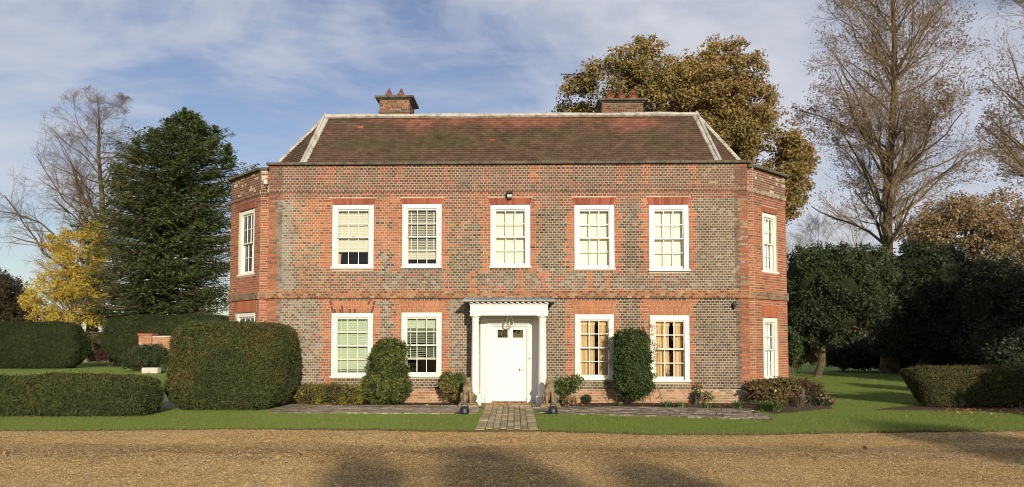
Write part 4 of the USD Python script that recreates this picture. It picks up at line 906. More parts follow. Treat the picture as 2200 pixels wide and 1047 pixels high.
# ================================================================== statues and lamps beside the porch
def chain_body(chains, res=.012, sm=12):
    parts_ = []
    for ch_ in chains:
        for a, b in zip(ch_[:-1], ch_[1:]):
            parts_.append(manifold3d.Manifold.batch_hull([manifold3d.Manifold.sphere(p[3], 14).translate(p[:3]) for p in (a, b)]))
        if len(ch_) == 1: parts_.append(manifold3d.Manifold.sphere(ch_[0][3], 18).translate(ch_[0][:3]))
    m = manifold3d.Manifold.batch_boolean(parts_, manifold3d.OpType.Add).refine_to_length(res).to_mesh()
    t = trimesh.Trimesh(m.vert_properties[:, :3], m.tri_verts, process=True); trimesh.smoothing.filter_taubin(t, iterations=sm); return t
def lion(loc, rz, label, turn):
    t = thing('lion_statue', label, 'statue', loc, rz)
    ht = lambda x, y, z: (x * math.cos(turn) - (y + .10) * math.sin(turn), x * math.sin(turn) + (y + .10) * math.cos(turn) - .10, z)   # head turned on the neck
    H = lambda x, y, z, r: (*ht(x, y, z), r)
    ch_ = [[(0, .11, .14, .135), (0, .05, .24, .125), (0, -.04, .35, .115), (0, -.08, .42, .10)], [(0, -.08, .42, .10), H(0, -.11, .50, .095)], [H(0, -.10, .505, .098), H(0, -.12, .535, .082)], [H(0, -.17, .525, .058), H(0, -.225, .505, .042)], [H(0, -.20, .485, .03), H(0, -.228, .48, .026)],
           [H(-.062, -.09, .60, .022), H(-.055, -.10, .58, .028)], [H(.062, -.09, .60, .022), H(.055, -.10, .58, .028)], [H(-.03, -.195, .548, .018)], [H(.03, -.195, .548, .018)], [(0, -.02, .44, .125), (0, .0, .34, .13)]]
    for s in (-1, 1):
        ch_ += [[(s * .075, -.08, .33, .07), (s * .082, -.13, .20, .048), (s * .082, -.15, .05, .042), (s * .082, -.20, .03, .038)],
                [(s * .11, .10, .14, .11), (s * .145, -.02, .17, .075), (s * .15, .03, .06, .06), (s * .15, -.11, .03, .036)]]
        ch_ += [[(s * (.082 + k), -.225, .028, .016)] for k in (-.022, 0, .022)]
    ch_ += [[(.05, .24, .05, .03), (.16, .22, .04, .028), (.235, .12, .05, .028), (.25, .05, .11, .032), (.24, .03, .15, .042)]]
    b = chain_body(ch_); v = np.array(b.vertices); v += (np.c_[meshkit.fbm(v * 38, 3, 1), meshkit.fbm(v * 38, 3, 2), meshkit.fbm(v * 38, 3, 3)] - .5) * .012
    v = v * [.86, .95, 1.04]; obj('body', (v + np.array([0, 0, .10]), np.array(b.faces)), 'statue_stone', t, smooth=True)
    obj('plinth', cat([cbox(-.23, .27, -.27, .27, 0, .075, .012), cbox(-.205, .245, -.245, .25, .074, .108, .010)]), 'statue_stone', t)
lp = gr(1003, 876, .05); rp_ = gr(1182, 877, .05)
lion((lp[0], lp[1] + .27, .05), .08, 'seated stone lion statue on the left of the white porch', .12)
lion((rp_[0], rp_[1] + .27, .05), -.03, 'seated stone lion statue on the right of the porch, head turned towards the door', -.75)
def dome_lamp(p, label):
    t = thing('garden_lamp', label, 'lamp', (p[0], p[1], p[2]), .1)
    obj('housing', lathe([(.001, 0), (.10, 0), (.108, .012), (.108, .06), (.10, .10), (.08, .14), (.05, .165), (.001, .175)], 24), 'blue_black', t, smooth=35)
    an = np.linspace(0, np.pi, 17); arc = np.array([[.088 * math.cos(q), 0, .10 + .125 * math.sin(q)] for q in an])
    obj('handle', tubes(arc[None], np.full((1, 17), .016), 8), 'black_metal', t, smooth=True)
    obj('cable', tubes(np.array([[[-.10, 0, .015], [-.15, .02, .02], [-.2, -.02, .012], [-.16, .05, .01]]]), np.full((1, 4), .012), 6), 'black_metal', t)
    obj('badge', lathe([(.001, .0), (.022, .0), (.022, .006), (.001, .006)], 14, (0, 0, 0)), 'lead', t) if False else None
dome_lamp(gr(998, 889, .06), 'blue black domed lamp with arched handle before the left stone lion')
dome_lamp(gr(1188, 889, .06), 'blue black domed lamp with arched handle before the right stone lion')

# ================================================================== trees and plants
def lobe(px, py, rx, ry, y, dep=None):
    """An ellipsoid seen at a photo pixel, y metres ahead: centre, radii."""
    c = at(px, py, y); s = y / FPX
    return c, np.array([rx * s, (rx * s if dep is None else dep), ry * s])
def in_lobes(P, L, grow=1.0):
    ok = np.zeros(len(P), bool)
    for c, r in L: ok |= (((P - c) / (r * grow)) ** 2).sum(1) < 1
    return ok
def lobe_points(rng, L, n, shell=.45):
    vol = np.array([np.prod(r) ** .8 for c, r in L]); k = rng.choice(len(L), n, p=vol / vol.sum())
    d = unit(rng.normal(0, 1, (n, 3))); q = rng.uniform(shell ** 3, 1, n) ** (1 / 3)
    C_ = np.array([c for c, r in L])[k]; R_ = np.array([r for c, r in L])[k]
    return C_ + d * R_ * q[:, None], d
def clump_crown(rng, L, n_clump, r_clump, per, size, cols, shell=.5, hole=.0, flat=.7, pscale=.5, aspect=.55, jitter=.7, zmin=-1e9, seed=0):
    C_, d = lobe_points(rng, L, n_clump, shell)
    if hole:
        k = meshkit.fbm(C_ * pscale * 1.3, 3, seed + 50) > hole; C_, d = C_[k], d[k]
    C_ = C_[C_[:, 2] > zmin]; n = len(C_)
    e = unit(rng.normal(0, 1, (n, per, 3))); q = rng.uniform(.15, 1, (n, per, 1)) ** .5
    rc = r_clump * rng.uniform(.6, 1.35, (n, 1, 1))
    P = (C_[:, None] + e * q * rc * np.array([1, 1, flat])).reshape(-1, 3); N = (e * [1, 1, .8] + [0, 0, .35]).reshape(-1, 3)
    ok = P[:, 2] > max(zmin, .02); P, N = P[ok], N[ok]
    # each clump leans to one colour, leaves vary round it
    t = palette(rng, len(P), cols, P, pscale, .2, seed)
    return leaf_quads(rng, P, N, size, t, aspect, jitter=jitter), C_
class Branches:
    """Tapered limbs grown level by level; keeps polylines (B,K,3) and radii (B,K) of every level."""
    def __init__(s, rng): s.rng, s.lv = rng, []
    def grow(s, P0, D0, L, r0, K=6, wig=.12, trop=.1, taper=.35, grav=0.0):
        B = len(P0); P = np.zeros((B, K, 3)); P[:, 0] = P0; D = unit(np.asarray(D0, float)); st = np.asarray(L)[:, None] / (K - 1)
        for k in range(1, K):
            D = unit(D + s.rng.normal(0, wig, (B, 3)) + np.array([0, 0, trop]) - np.array([0, 0, grav * k / K])); P[:, k] = P[:, k - 1] + D * st
        R = np.asarray(r0)[:, None] * np.linspace(1, taper, K)[None]
        s.lv.append((P, R)); return P, R
    def sprout(s, P, R, n, t0, t1, ang, lr, rr, L, lmin=.0, taper_len=.55, **kw):
        B, K, _ = P.shape; b = np.repeat(np.arange(B), n); t = np.concatenate([np.sort(s.rng.uniform(t0, t1, n)) for _ in range(B)])
        x = t * (K - 1); i = np.minimum(x.astype(int), K - 2); w = (x - i)[:, None]
        p = P[b, i] * (1 - w) + P[b, i + 1] * w; d = unit(P[b, i + 1] - P[b, i]); r = R[b, i] * (1 - w[:, 0]) + R[b, i + 1] * w[:, 0]
        q = unit(np.cross(d, s.rng.normal(0, 1, (len(b), 3)))); a = s.rng.normal(ang, .16, len(b))[:, None]
        D = d * np.cos(a) + q * np.sin(a)
        LL = np.asarray(L)[b] * lr * (1 - taper_len * t) * s.rng.uniform(.65, 1.25, len(b)) + lmin
        return p, D, LL, r * rr, b
    def mesh(s, levels, sides): return cat([tubes(P, R, sd) for (P, R), sd in zip([s.lv[k] for k in levels], sides)])

# ---- hedges: a dense body with a skin of small leaves
def hedge(name, label, C_, half, rz, cols, n, size, power=5.0, lean=0.0, seed=0, cat_='hedge', bulge=.06, under=0.0, mat_='dull_leaf'):
    """Clipped block: superellipsoid about C_ (base centre). lean<0 narrows towards the ground; under cuts the foot in."""
    rng = np.random.default_rng(seed); a, b, h = half
    def shape(d, extra=0.0):
        q = (np.abs(d[:, 0] / a) ** power + np.abs(d[:, 1] / b) ** power + np.abs(d[:, 2] / h) ** power) ** (-1 / power)
        P = d * q[:, None]
        nz = meshkit.fbm(P * 1.7 + seed, 3, seed) - .5
        nz2 = meshkit.fbm(P * 5.0 + seed, 3, seed + 5) - .5
        P = P * (1 + (nz * 2 * bulge + nz2 * .5 * bulge + extra) / np.maximum(np.linalg.norm(P, axis=1), .3))[:, None]
        t = (P[:, 2] / h + 1) / 2; k = 1 + lean * (1 - np.clip(t, 0, 1)); k = k - under * np.clip(1 - t * 3.2, 0, 1) ** 2
        P = np.c_[P[:, 0] - np.sign(P[:, 0]) * a * (1 - k) * np.abs(P[:, 0]) / a, P[:, 1] * (1 - (1 - k) * 1.0), P[:, 2] + h]
        return P
    T = thing(name, label, cat_, (C_[0], C_[1], C_[2]), rz)
    ico = trimesh.creation.icosphere(5, 1.0); d = np.array(ico.vertices) * [a, b, h]
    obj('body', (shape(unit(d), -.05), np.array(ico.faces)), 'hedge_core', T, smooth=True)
    # sample the skin evenly by area of the body
    bm = trimesh.Trimesh(shape(unit(d), -.02), ico.faces, process=False); P, fi = trimesh.sample.sample_surface(bm, n, seed=seed)
    N = bm.face_normals[fi]; P = P + N * rng.uniform(-.04, .05, (n, 1)) * (1 if size < .08 else 1.8); shoot = rng.random(len(P)) < .02; P = P + N * (shoot * rng.uniform(.02, .05 + size, len(P)))[:, None]; ok = P[:, 2] > .015
    P, N = P[ok], N[ok]; t = palette(rng, len(P), cols, P, 1.1, .42, seed)
    m, tn = leaf_quads(rng, P, N * .9 + np.array([0, 0, .25]), size, t, .5, jitter=.75)
    obj('foliage', m, mat_, T, tone=tn); return T
YEW = [(.034, .050, .019), (.048, .066, .023), (.064, .080, .028), (.088, .082, .030)]
DKYEW = [(.026, .038, .015), (.036, .050, .018), (.045, .060, .022)]
h0, h1 = gr(-160, 901), gr(296, 903)
hedge('clipped_hedge', 'long low clipped yew hedge on the left beside the gravel drive', ((h0[0] + h1[0]) / 2, h0[1] + .5, .03), ((h1[0] - h0[0]) / 2, .48, .432), 0.0, YEW, 46000, .056, 9.0, 0, 3, bulge=.085)
p = gr(508, 890)
hedge('clipped_yew', 'large rounded clipped yew bush at the left front of the brick house', (at(507, 800, p[1] + 1.15)[0], p[1] + 1.15, .0), (117 * (p[1] + 1.0) / FPX, 1.08, 1.05), 0.0, YEW[:3] + [(.07, .078, .024), (.13, .085, .03)], 54000, .06, 6.0, 0, 7, 'bush', .13, .24)
a, b = gr(-60, 794), at(192, 794, 45.8)
hedge('clipped_hedge', 'dark clipped yew block behind the low hedge at the far left', ((a[0] + b[0]) / 2, a[1] + .9, .0), ((b[0] - a[0]) / 2, .9, 1.37), 0.0, DKYEW, 42000, .10, 5.0, 0, 9, bulge=.12, under=.10)
y = 46; a, b = at(206, 740, y), at(520, 740, y); zt = at(330, 678, y)[2]
hedge('clipped_hedge', 'tall dark clipped hedge with rounded top behind the brick garden wall', ((a[0] + b[0]) / 2, y + 1.4, .35), ((b[0] - a[0]) / 2, 1.5, (zt - .35) / 2), 0.0, DKYEW + [(.07, .075, .026)], 46000, .10, 4.0, 0, 12, bulge=.14, under=.06)
a, b = gr(2022, 881), gr(2270, 884)
hedge('clipped_hedge', 'low clipped hedge on the right lawn that narrows towards its foot', ((a[0] + b[0]) / 2 - .1, a[1] + .55, .0), ((b[0] - a[0]) / 2 + .5, .58, .51), -.04, [(.060, .062, .024), (.08, .078, .03), (.10, .085, .035)], 36000, .045, 8.0, -.30, 15)

# ---- garden wall with pier, trough and plants on the left
y = 41.0; g0, g1, gz = at(325, 722, y), at(420, 722, y), at(360, 722, y)[2]; q0, q1 = at(298, 722, y - .15), at(326, 722, y - .15); qz = at(310, 717, y - .15)[2]
gw = thing('garden_wall', 'old orange brick garden wall with a square end pier behind the planted trough', 'wall', (g0[0], y, 0))
obj('panel', box(0, g1[0] - g0[0] + 1.2, .01, .23, 0, gz - .07), 'mortar', gw)
obj('pier', box(q0[0] - g0[0] + .02, q1[0] - g0[0] - .02, -.14, .4, 0, qz - .1), 'mortar', gw)
wr = np.random.default_rng(31); gm = lambda s, z, r: ([('pink', .3), ('orange', .25), ('tan', .25), ('obrown', .2)], True)
B, T = lay_wall(g1[0] - g0[0] + 1.2, 0, gz - .07, lambda z: [], gm, wr); v, f = boxes(B, back=False); obj('brickwork', (v, f), 'brick', gw, tone=np.repeat(T * 1.1, 8, axis=0), kind='stuff')
B, T = lay_wall(q1[0] - q0[0], 0, qz - .1, lambda z: [], gm, wr); B[:, 0:2] += q0[0] - g0[0]; B[:, 2:4] -= .15; v, f = boxes(B, back=False); obj('brickwork', (v, f), 'brick', gw, tone=np.repeat(T * 1.1, 8, axis=0), kind='stuff')
obj('coping', cat([cbox(0.02, g1[0] - g0[0] + 1.2, -.04, .28, gz - .07, gz, .01)]), 'white_stone', gw); obj('pier_cap', cbox(q0[0] - g0[0] - .06, q1[0] - g0[0] + .06, -.21, .45, qz - .1, qz, .015), 'terracotta', gw)

def plant(name, label, category, L, n_clump, r_clump, per, size, cols, base=None, stems=5, stem_r=.012, stem_mat='twig_dark', shell=.35, hole=0.0, flat=.8, aspect=.55, seed=0, group=None, pscale=3.0, leafmat='leaf', core=0.0, extra=None, zmin=.0):
    rng = np.random.default_rng(seed); c = np.mean([l[0] for l in L], axis=0); b = np.array([c[0], c[1], 0.0]) if base is None else np.array(base, float)
    T = thing(name, label, category, tuple(b), 0, group); LL = [(l[0] - b, l[1]) for l in L]
    (m, tn), C_ = clump_crown(rng, LL, n_clump, r_clump, per, size, cols, shell, hole, flat, pscale, aspect, zmin=zmin, seed=seed)
    if core:
        ms = []
        for cc, rr in LL:
            s = trimesh.creation.icosphere(3, 1.0); v = np.array(s.vertices); v = v * (core + .25 * (meshkit.fbm(v * 2.2 + seed, 3, seed)[:, None] - .5)) * rr + cc; v[:, 2] = np.maximum(v[:, 2], .02); ms.append((v, np.array(s.faces)))
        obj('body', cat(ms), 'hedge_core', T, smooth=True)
    if stems:
        k = rng.choice(len(C_), stems, replace=len(C_) < stems); tips = C_[k]; r0 = np.c_[rng.normal(0, .05, (stems, 2)) * (1 + stem_r * 8), np.zeros(stems)]
        t = np.linspace(0, 1, 5)[None, :, None]; mid = r0 * .4 + tips * .6; mid[:, 2] *= .85
        P = (1 - t) ** 2 * r0[:, None] + 2 * t * (1 - t) * mid[:, None] + t ** 2 * tips[:, None]
        obj('stems', tubes(P, np.repeat(np.linspace(stem_r, stem_r * .35, 5)[None], stems, 0), 5), stem_mat, T, smooth=True, kind='stuff')
    obj('foliage', m, leafmat, T, tone=tn)
    if extra: extra(T, LL, rng)
    return T
def dots(name, n, size, col, where=.8, up=False, mtl='leaf'):
    def f(T, L, rng):
        P, d = lobe_points(rng, L, n, where)
        if up: P = P[d[:, 2] > -.1]
        m = trimesh.creation.icosphere(1, 1.0); k = len(P); s = size * rng.uniform(.7, 1.3, (k, 1, 1))
        v = P[:, None] + np.array(m.vertices)[None] * s; fc = (np.array(m.faces)[None] + (np.arange(k) * len(m.vertices))[:, None, None]).reshape(-1, 3)
        obj(name, (v.reshape(-1, 3), fc), mtl, T, smooth=False, tone=np.repeat(np.array(col)[None] * rng.uniform(.7, 1.2, (k, 1)), len(m.vertices), 0), kind='stuff')
    return f
def blades(name, label, category, p, n, h, spread, cols, seed, w=.018, group=None):
    """A tuft of arching strap leaves."""
    rng = np.random.default_rng(seed); T = thing(name, label, category, tuple(p), 0, group); az = rng.uniform(0, 2 * np.pi, n); r0 = rng.uniform(0, .35, n) ** .5 * spread * .7
    d = np.stack([np.cos(az), np.sin(az), 0 * az], -1); o = d * r0[:, None] * rng.uniform(.2, 1, (n, 1)); hh = h * rng.uniform(.55, 1.1, n); t = np.linspace(0, 1, 5); lean = rng.uniform(.2, .9, n) * spread
    P = o[:, None] + d[:, None] * (lean[:, None] * t[None] ** 2)[..., None] + np.array([0, 0, 1.0]) * (hh[:, None] * (t - .35 * t ** 3)[None])[..., None]
    side = np.stack([-np.sin(az), np.cos(az), 0 * az], -1)[:, None] * (w * (1 - t ** 2) + .001)[None, :, None]
    V = np.stack([P - side, P + side], 2); i = np.arange(n * 10).reshape(n, 5, 2)
    F = np.stack([i[:, :-1, 0], i[:, :-1, 1], i[:, 1:, 1], i[:, 1:, 0]], -1).reshape(-1, 4); c = np.asarray(cols)[rng.integers(0, len(cols), n)] * rng.uniform(.75, 1.25, (n, 1))
    V = V * (1.25 if name == 'grass_tuft' else 1.0); obj('blades', (V.reshape(-1, 3), F), 'leaf', T, tone=np.repeat(c, 10, 0)); return T

GLOSSY = [(.045, .065, .016), (.07, .095, .022), (.11, .13, .03), (.16, .165, .04)]
FRESH = [(.06, .095, .03), (.09, .14, .04), (.13, .19, .06)]
y = 40.2
plant('camellia_bush', 'dark bush with a few red flowers in front of the garden wall', 'bush', [lobe(320, 768, 42, 28, y, 1.0), lobe(285, 775, 22, 18, y, .7), lobe(345, 760, 16, 20, y, .6)], 160, .22, 60, .10, [(.03, .048, .018), (.045, .065, .024), (.06, .08, .03)], seed=41, extra=dots('flower', 24, .045, (.30, .03, .04)), core=.7)
tp = gr(325, 805); tr_ = thing('stone_trough', 'pale stone planting trough half hidden behind the low yew hedge', 'planter', (tp[0], tp[1], 0))
obj('trough', cat([cbox(-.40, .40, -.2, -.15, .06, .34, .02), cbox(-.40, .40, .15, .2, .06, .34, .02), cbox(-.40, -.34, -.151, .151, .06, .34, .01), cbox(.34, .40, -.151, .151, .06, .34, .01), cbox(-.34, .34, -.15, .15, .06, .28, .01)]), 'white_stone', tr_)
obj('foot', cat([cbox(-.35, -.2, -.16, .16, -.02, .06, .01), cbox(.2, .35, -.16, .16, -.02, .06, .01)]), 'terracotta', tr_)
blades('strap_plant', 'bright green strap leaved plant beside the stone trough', 'plant', gr(352, 803), 90, .75, .45, FRESH, 42, .022)
plant('purple_shrub', 'dark purple shrub under the tall clipped hedge', 'shrub', [lobe(240, 763, 34, 15, 47, .8)], 60, .25, 50, .12, [(.05, .022, .022), (.07, .03, .03)], seed=43)

# ---- shrubs along the front of the house
y = 19.25
plant('holly_bush', 'rounded glossy evergreen bush between the two left ground floor windows', 'bush', [lobe(832, 795, 43, 62, y, .5), lobe(830, 830, 51, 38, y, .55), lobe(838, 752, 33, 24, y, .42)], 560, .10, 34, .062, GLOSSY, base=gr(832, 866), seed=51, core=.86, shell=.86, pscale=2.2, stems=6)
plant('bay_bush', 'taller dark green bush with bare lower stems between the two right ground floor windows', 'bush', [lobe(1357, 737, 33, 30, y, .42), lobe(1358, 768, 38, 46, y, .45), lobe(1363, 808, 42, 40, y, .5), lobe(1365, 832, 40, 24, y, .5), lobe(1335, 728, 14, 18, y, .3), lobe(1380, 726, 14, 18, y, .3)], 620, .10, 36, .050, [(.03, .055, .014), (.045, .078, .02), (.065, .10, .026), (.085, .12, .035)], base=gr(1362, 868), seed=52, core=.86, shell=.86, pscale=2.2, stems=14, stem_r=.02)
y = 19.2
rng_t = np.random.default_rng(77)
tw = thing('dry_plant', 'bare brown stems at the foot of the taller dark green bush', 'plant', gr(1362, 868)); n = 46
P0 = np.c_[rng_t.normal(0, .30, n), rng_t.normal(-.28, .12, n), np.zeros(n)]; P1 = P0 + np.c_[rng_t.normal(0, .16, n), rng_t.normal(-.02, .1, n), rng_t.uniform(.2, .5, n)]; Pm = (P0 + P1) / 2 + rng_t.normal(0, .05, (n, 3))
obj('stems', tubes(np.stack([P0, Pm, P1], 1), np.full((n, 3), .007), 4), 'twig', tw, kind='stuff')
plant('climber', 'thin twiggy climber over the right edge of the window left of the dark bush', 'plant', [lobe(1310, 735, 8, 36, 19.8, .06), lobe(1316, 775, 8, 30, 19.8, .06)], 60, .08, 9, .03, FRESH + [(.2, .18, .1)], base=gr(1318, 860), seed=53, stems=12, stem_r=.005, stem_mat='twig')
plant('climber', 'thin twiggy climber over the left edge of the rightmost front window', 'plant', [lobe(1403, 715, 9, 34, 19.8, .06), lobe(1408, 760, 8, 30, 19.8, .06)], 60, .08, 9, .03, FRESH + [(.2, .18, .1)], base=gr(1404, 862), seed=54, stems=12, stem_r=.005, stem_mat='twig')
plant('low_shrub', 'low yellow green clipped shrub below the leftmost front window', 'shrub', [lobe(670, 850, 38, 24, 19.35, .38), lobe(715, 848, 46, 22, 19.35, .38), lobe(752, 850, 32, 21, 19.35, .36)], 520, .10, 26, .05, [(.085, .065, .028), (.10, .085, .03), (.15, .14, .035), (.32, .27, .04)], base=gr(710, 866), seed=55, core=.8, shell=.8, pscale=2.5)
plant('rose_bush', 'leafy shrub with red tinted leaves behind the left stone lion', 'shrub', [lobe(968, 832, 22, 30, 19.5, .3), lobe(985, 822, 14, 20, 19.5, .25), lobe(962, 812, 12, 14, 19.5, .2)], 120, .10, 22, .075, [(.06, .085, .02), (.09, .12, .03), (.16, .16, .05), (.22, .10, .04)], base=gr(975, 868), seed=56, stems=8, stem_r=.011)
plant('rose_bush', 'leafy shrub reaching right from behind the right stone lion', 'shrub', [lobe(1205, 838, 20, 24, 19.5, .3), lobe(1222, 826, 20, 13, 19.5, .25), lobe(1240, 817, 9, 7, 19.5, .15), lobe(1208, 855, 16, 14, 19.5, .25)], 110, .10, 22, .075, [(.05, .08, .02), (.08, .11, .03), (.12, .15, .04)], base=gr(1205, 870), seed=57, stems=8, stem_r=.011)
plant('dead_plant', 'pale dry stems and leaves beside the right stone lion', 'plant', [lobe(1226, 862, 14, 9, 19.0, .2)], 26, .07, 14, .07, [(.33, .23, .13), (.25, .16, .09)], base=gr(1226, 872), seed=58, stems=10, stem_r=.005, stem_mat='twig')
plant('small_bush', 'small dark ball shaped plant against the brick plinth right of the porch', 'bush', [lobe(1262, 857, 9, 9, 19.7, .11)], 50, .04, 16, .04, [(.03, .06, .03), (.045, .08, .035)], base=gr(1261, 868), seed=59, core=.7)
plant('small_bush', 'small dark upright plant at the plinth under the right end of the front wall', 'bush', [lobe(1497, 855, 8, 14, 19.6, .1), lobe(1497, 846, 5, 8, 19.6, .08)], 50, .05, 14, .045, [(.03, .05, .025), (.05, .07, .03)], base=gr(1495, 875), seed=60)
plant('rose_bush', 'thin rose with yellowing leaves against the plinth near the right corner', 'shrub', [lobe(1522, 853, 14, 12, 19.6, .15), lobe(1500, 832, 9, 9, 19.6, .1)], 34, .05, 8, .06, [(.08, .11, .03), (.25, .22, .06), (.22, .13, .06)], base=gr(1512, 876), seed=61, stems=9, stem_r=.006, stem_mat='twig')
for k, (px, py, n, h, sp, lab) in enumerate([(1432, 876, 60, .2, .28, 'low green tuft nearest the dark bush on the right'), (1462, 877, 60, .2, .28, 'low green tuft below the rightmost front window'), (1520, 879, 55, .2, .28, 'low green tuft below the yellowing rose'),
                                             (1585, 879, 80, .24, .34, 'spreading green tuft at the right corner of the plinth'), (1640, 882, 90, .28, .36, 'green strap leaved clump before the brown hydrangea'), (1665, 884, 80, .26, .36, 'green strap leaved clump right of the paving end'),
                                             (1330, 873, 20, .1, .2, 'tiny green tuft at the edge of the right paving')]):
    blades('grass_tuft', lab, 'plant', gr(px, py, .04), n, h, sp, FRESH, 90 + k, .012)
y = 19.9
plant('hydrangea', 'brown leaved hydrangea at the right corner of the house', 'shrub', [lobe(1650, 848, 44, 26, 19.4, .45), lobe(1628, 836, 22, 20, 19.4, .35), lobe(1682, 842, 30, 28, 19.4, .4), lobe(1660, 826, 26, 12, 19.4, .3)], 260, .12, 26, .085, [(.07, .09, .025), (.10, .095, .03), (.15, .095, .04), (.20, .12, .055)], base=gr(1655, 874), seed=62, stems=16, stem_r=.008, extra=dots('flower_head', 12, .045, (.50, .33, .24), .85, True), core=.5)
plant('barberry', 'dark purple brown shrub right of the hydrangea', 'shrub', [lobe(1735, 842, 30, 28, 19.7, .45), lobe(1712, 838, 18, 22, 19.6, .35)], 200, .12, 24, .05, [(.06, .030, .026), (.085, .045, .03), (.06, .055, .025)], base=gr(1730, 876), seed=63, stems=18, stem_r=.006, extra=dots('flower', 9, .022, (.6, .55, .5), .9, True))
plant('nerine', 'pink flowers on thin stalks between hydrangea and purple shrub', 'flowers', [lobe(1714, 845, 16, 17, 19.1, .2), lobe(1728, 858, 9, 8, 18.9, .12)], 20, .05, 10, .05, FRESH, base=gr(1718, 880), seed=64, stems=14, stem_r=.005, extra=dots('flower', 34, .021, (.32, .14, .19), .6))
plant('sedum', 'low dark green mound with pink flower heads at the end of the right flower bed', 'flowers', [lobe(1764, 862, 22, 14, 19.3, .35)], 120, .08, 24, .05, [(.03, .05, .022), (.045, .07, .03)], base=gr(1764, 878), seed=65, extra=dots('flower_head', 60, .026, (.36, .17, .16), .92, True), core=.7)
plant('brown_shrub', 'brown autumn shrub behind the holly trunk beside the house', 'shrub', [lobe(1715, 752, 40, 34, 38, 1.2)], 120, .3, 40, .12, [(.12, .075, .035), (.09, .07, .03)], seed=66, core=.6)
plant('green_shrub', 'green bush beside the right wall of the house', 'shrub', [lobe(1698, 742, 16, 36, 30, .8)], 80, .22, 40, .10, [(.04, .065, .02), (.06, .085, .03)], seed=67, core=.6)

# ---- trees
def leafed_tree(name, label, L, base, trunk_r, n_clump, r_clump, per, size, cols, seed, bark='bark_dark', shell=.45, hole=.0, limbs=26, flat=.75, core=0.0, pscale=.35, leafmat='leaf', extra=None, group=None, fork=.45, aspect=.6):
    rng = np.random.default_rng(seed); base = np.array(base, float); T = thing(name, label, 'tree', tuple(base), 0, group); LL = [(c - base, r) for c, r in L]
    (m, tn), C_ = clump_crown(rng, LL, n_clump, r_clump, per, size, cols, shell, hole, flat, pscale, aspect, zmin=.25, seed=seed)
    cen = np.mean([c for c, r in LL], axis=0); zf = max(.8, min(c[2] - r[2] * .3 for c, r in LL) * 1.0); zf = max(zf, cen[2] * fork); top = np.array([cen[0] * .5, cen[1] * .5, zf])
    tp_ = np.stack([np.array([0, 0, -.1]), np.array([.03, 0, .15]), top * .35, top * .7, top]); tr__ = np.array([trunk_r * 1.5, trunk_r * 1.12, trunk_r, trunk_r * .9, trunk_r * .75])
    wig = rng.normal(0, trunk_r * .25, (5, 3)); wig[:2] = 0; tp_ = tp_ + wig
    obj('trunk', tubes(tp_[None], tr__[None], 12), bark, T, smooth=True)
    if limbs:
        tips = C_[rng.choice(len(C_), limbs, replace=len(C_) < limbs)]; s = tp_[3] + (tp_[4] - tp_[3]) * rng.uniform(0, 1, (limbs, 1)); t = np.linspace(0, 1, 7)[None, :, None]
        mid = s * .45 + tips * .55 + np.array([0, 0, 1.0]) * np.linalg.norm(tips - s, axis=1)[:, None] * .12
        P = (1 - t) ** 2 * s[:, None] + 2 * t * (1 - t) * mid[:, None] + t ** 2 * tips[:, None]; P[:, 1:-1] += rng.normal(0, .12, P[:, 1:-1].shape) * np.linalg.norm(tips - s, axis=1)[:, None, None] * .12
        Rl = trunk_r * rng.uniform(.25, .5, (limbs, 1)) * np.linspace(1, .18, 7)[None]
        nt = limbs * 6; ib = rng.integers(0, limbs, nt); ik = rng.integers(2, 6, nt); p0 = P[ib, ik]; d0 = unit(P[ib, ik + 1] - P[ib, ik] + rng.normal(0, .8, (nt, 3)) * np.linalg.norm(P[ib, ik + 1] - P[ib, ik], axis=1, keepdims=True)); ln = np.linalg.norm(tips - s, axis=1)[ib] * rng.uniform(.07, .2, nt)
        Q = p0[:, None] + d0[:, None] * (np.linspace(0, 1, 4)[None] * ln[:, None])[..., None]; Q[:, 1:] += rng.normal(0, .05, Q[:, 1:].shape) * ln[:, None, None]
        obj('limb', cat([tubes(P, Rl, 6), tubes(Q, (Rl[ib, ik] * .5)[:, None] * np.linspace(1, .25, 4)[None], 4)]), bark, T, smooth=True)
    if core:
        ms = []
        for cc, rr in LL:
            s_ = trimesh.creation.icosphere(3, 1.0); v = np.array(s_.vertices); v = v * (core + .3 * (meshkit.fbm(v * 2.5 + seed, 3, seed)[:, None] - .5)) * rr + cc; ms.append((v, np.array(s_.faces)))
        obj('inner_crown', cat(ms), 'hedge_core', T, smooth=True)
    obj('crown', m, leafmat, T, tone=tn)
    if extra: extra(T, LL, rng)
    return T
OAK = [(.15, .125, .046), (.205, .158, .056), (.25, .185, .066), (.28, .20, .078), (.20, .13, .054)]
y = 37.0
leafed_tree('oak_tree', 'large spreading oak in brown autumn leaf rising behind the house roof',
            [lobe(1385, 154, 92, 62, y, 3.2), lobe(1530, 166, 104, 64, y, 3.2), lobe(1300, 194, 86, 56, y, 3), lobe(1236, 210, 46, 36, y, 2), lobe(1455, 225, 150, 75, y, 4.2), lobe(1610, 230, 48, 60, y, 2.2), lobe(1610, 300, 80, 60, y, 3.2), lobe(1655, 355, 78, 70, y, 3), lobe(1690, 412, 46, 62, y, 2.2),
             lobe(1530, 310, 100, 60, y, 3.5), lobe(1716, 345, 26, 40, y, 1.2), lobe(1610, 365, 70, 60, y, 2.6), lobe(1672, 330, 50, 56, y, 2.2), lobe(1650, 430, 70, 60, y, 2.5)],
            (at(1545, 600, y + .5)[0], y + .5, 0), .55, 2250, .42, 60, .145, OAK, 101, 'bark_dark', .5, .408, 46, .6, fork=.5, leafmat='dull_leaf')
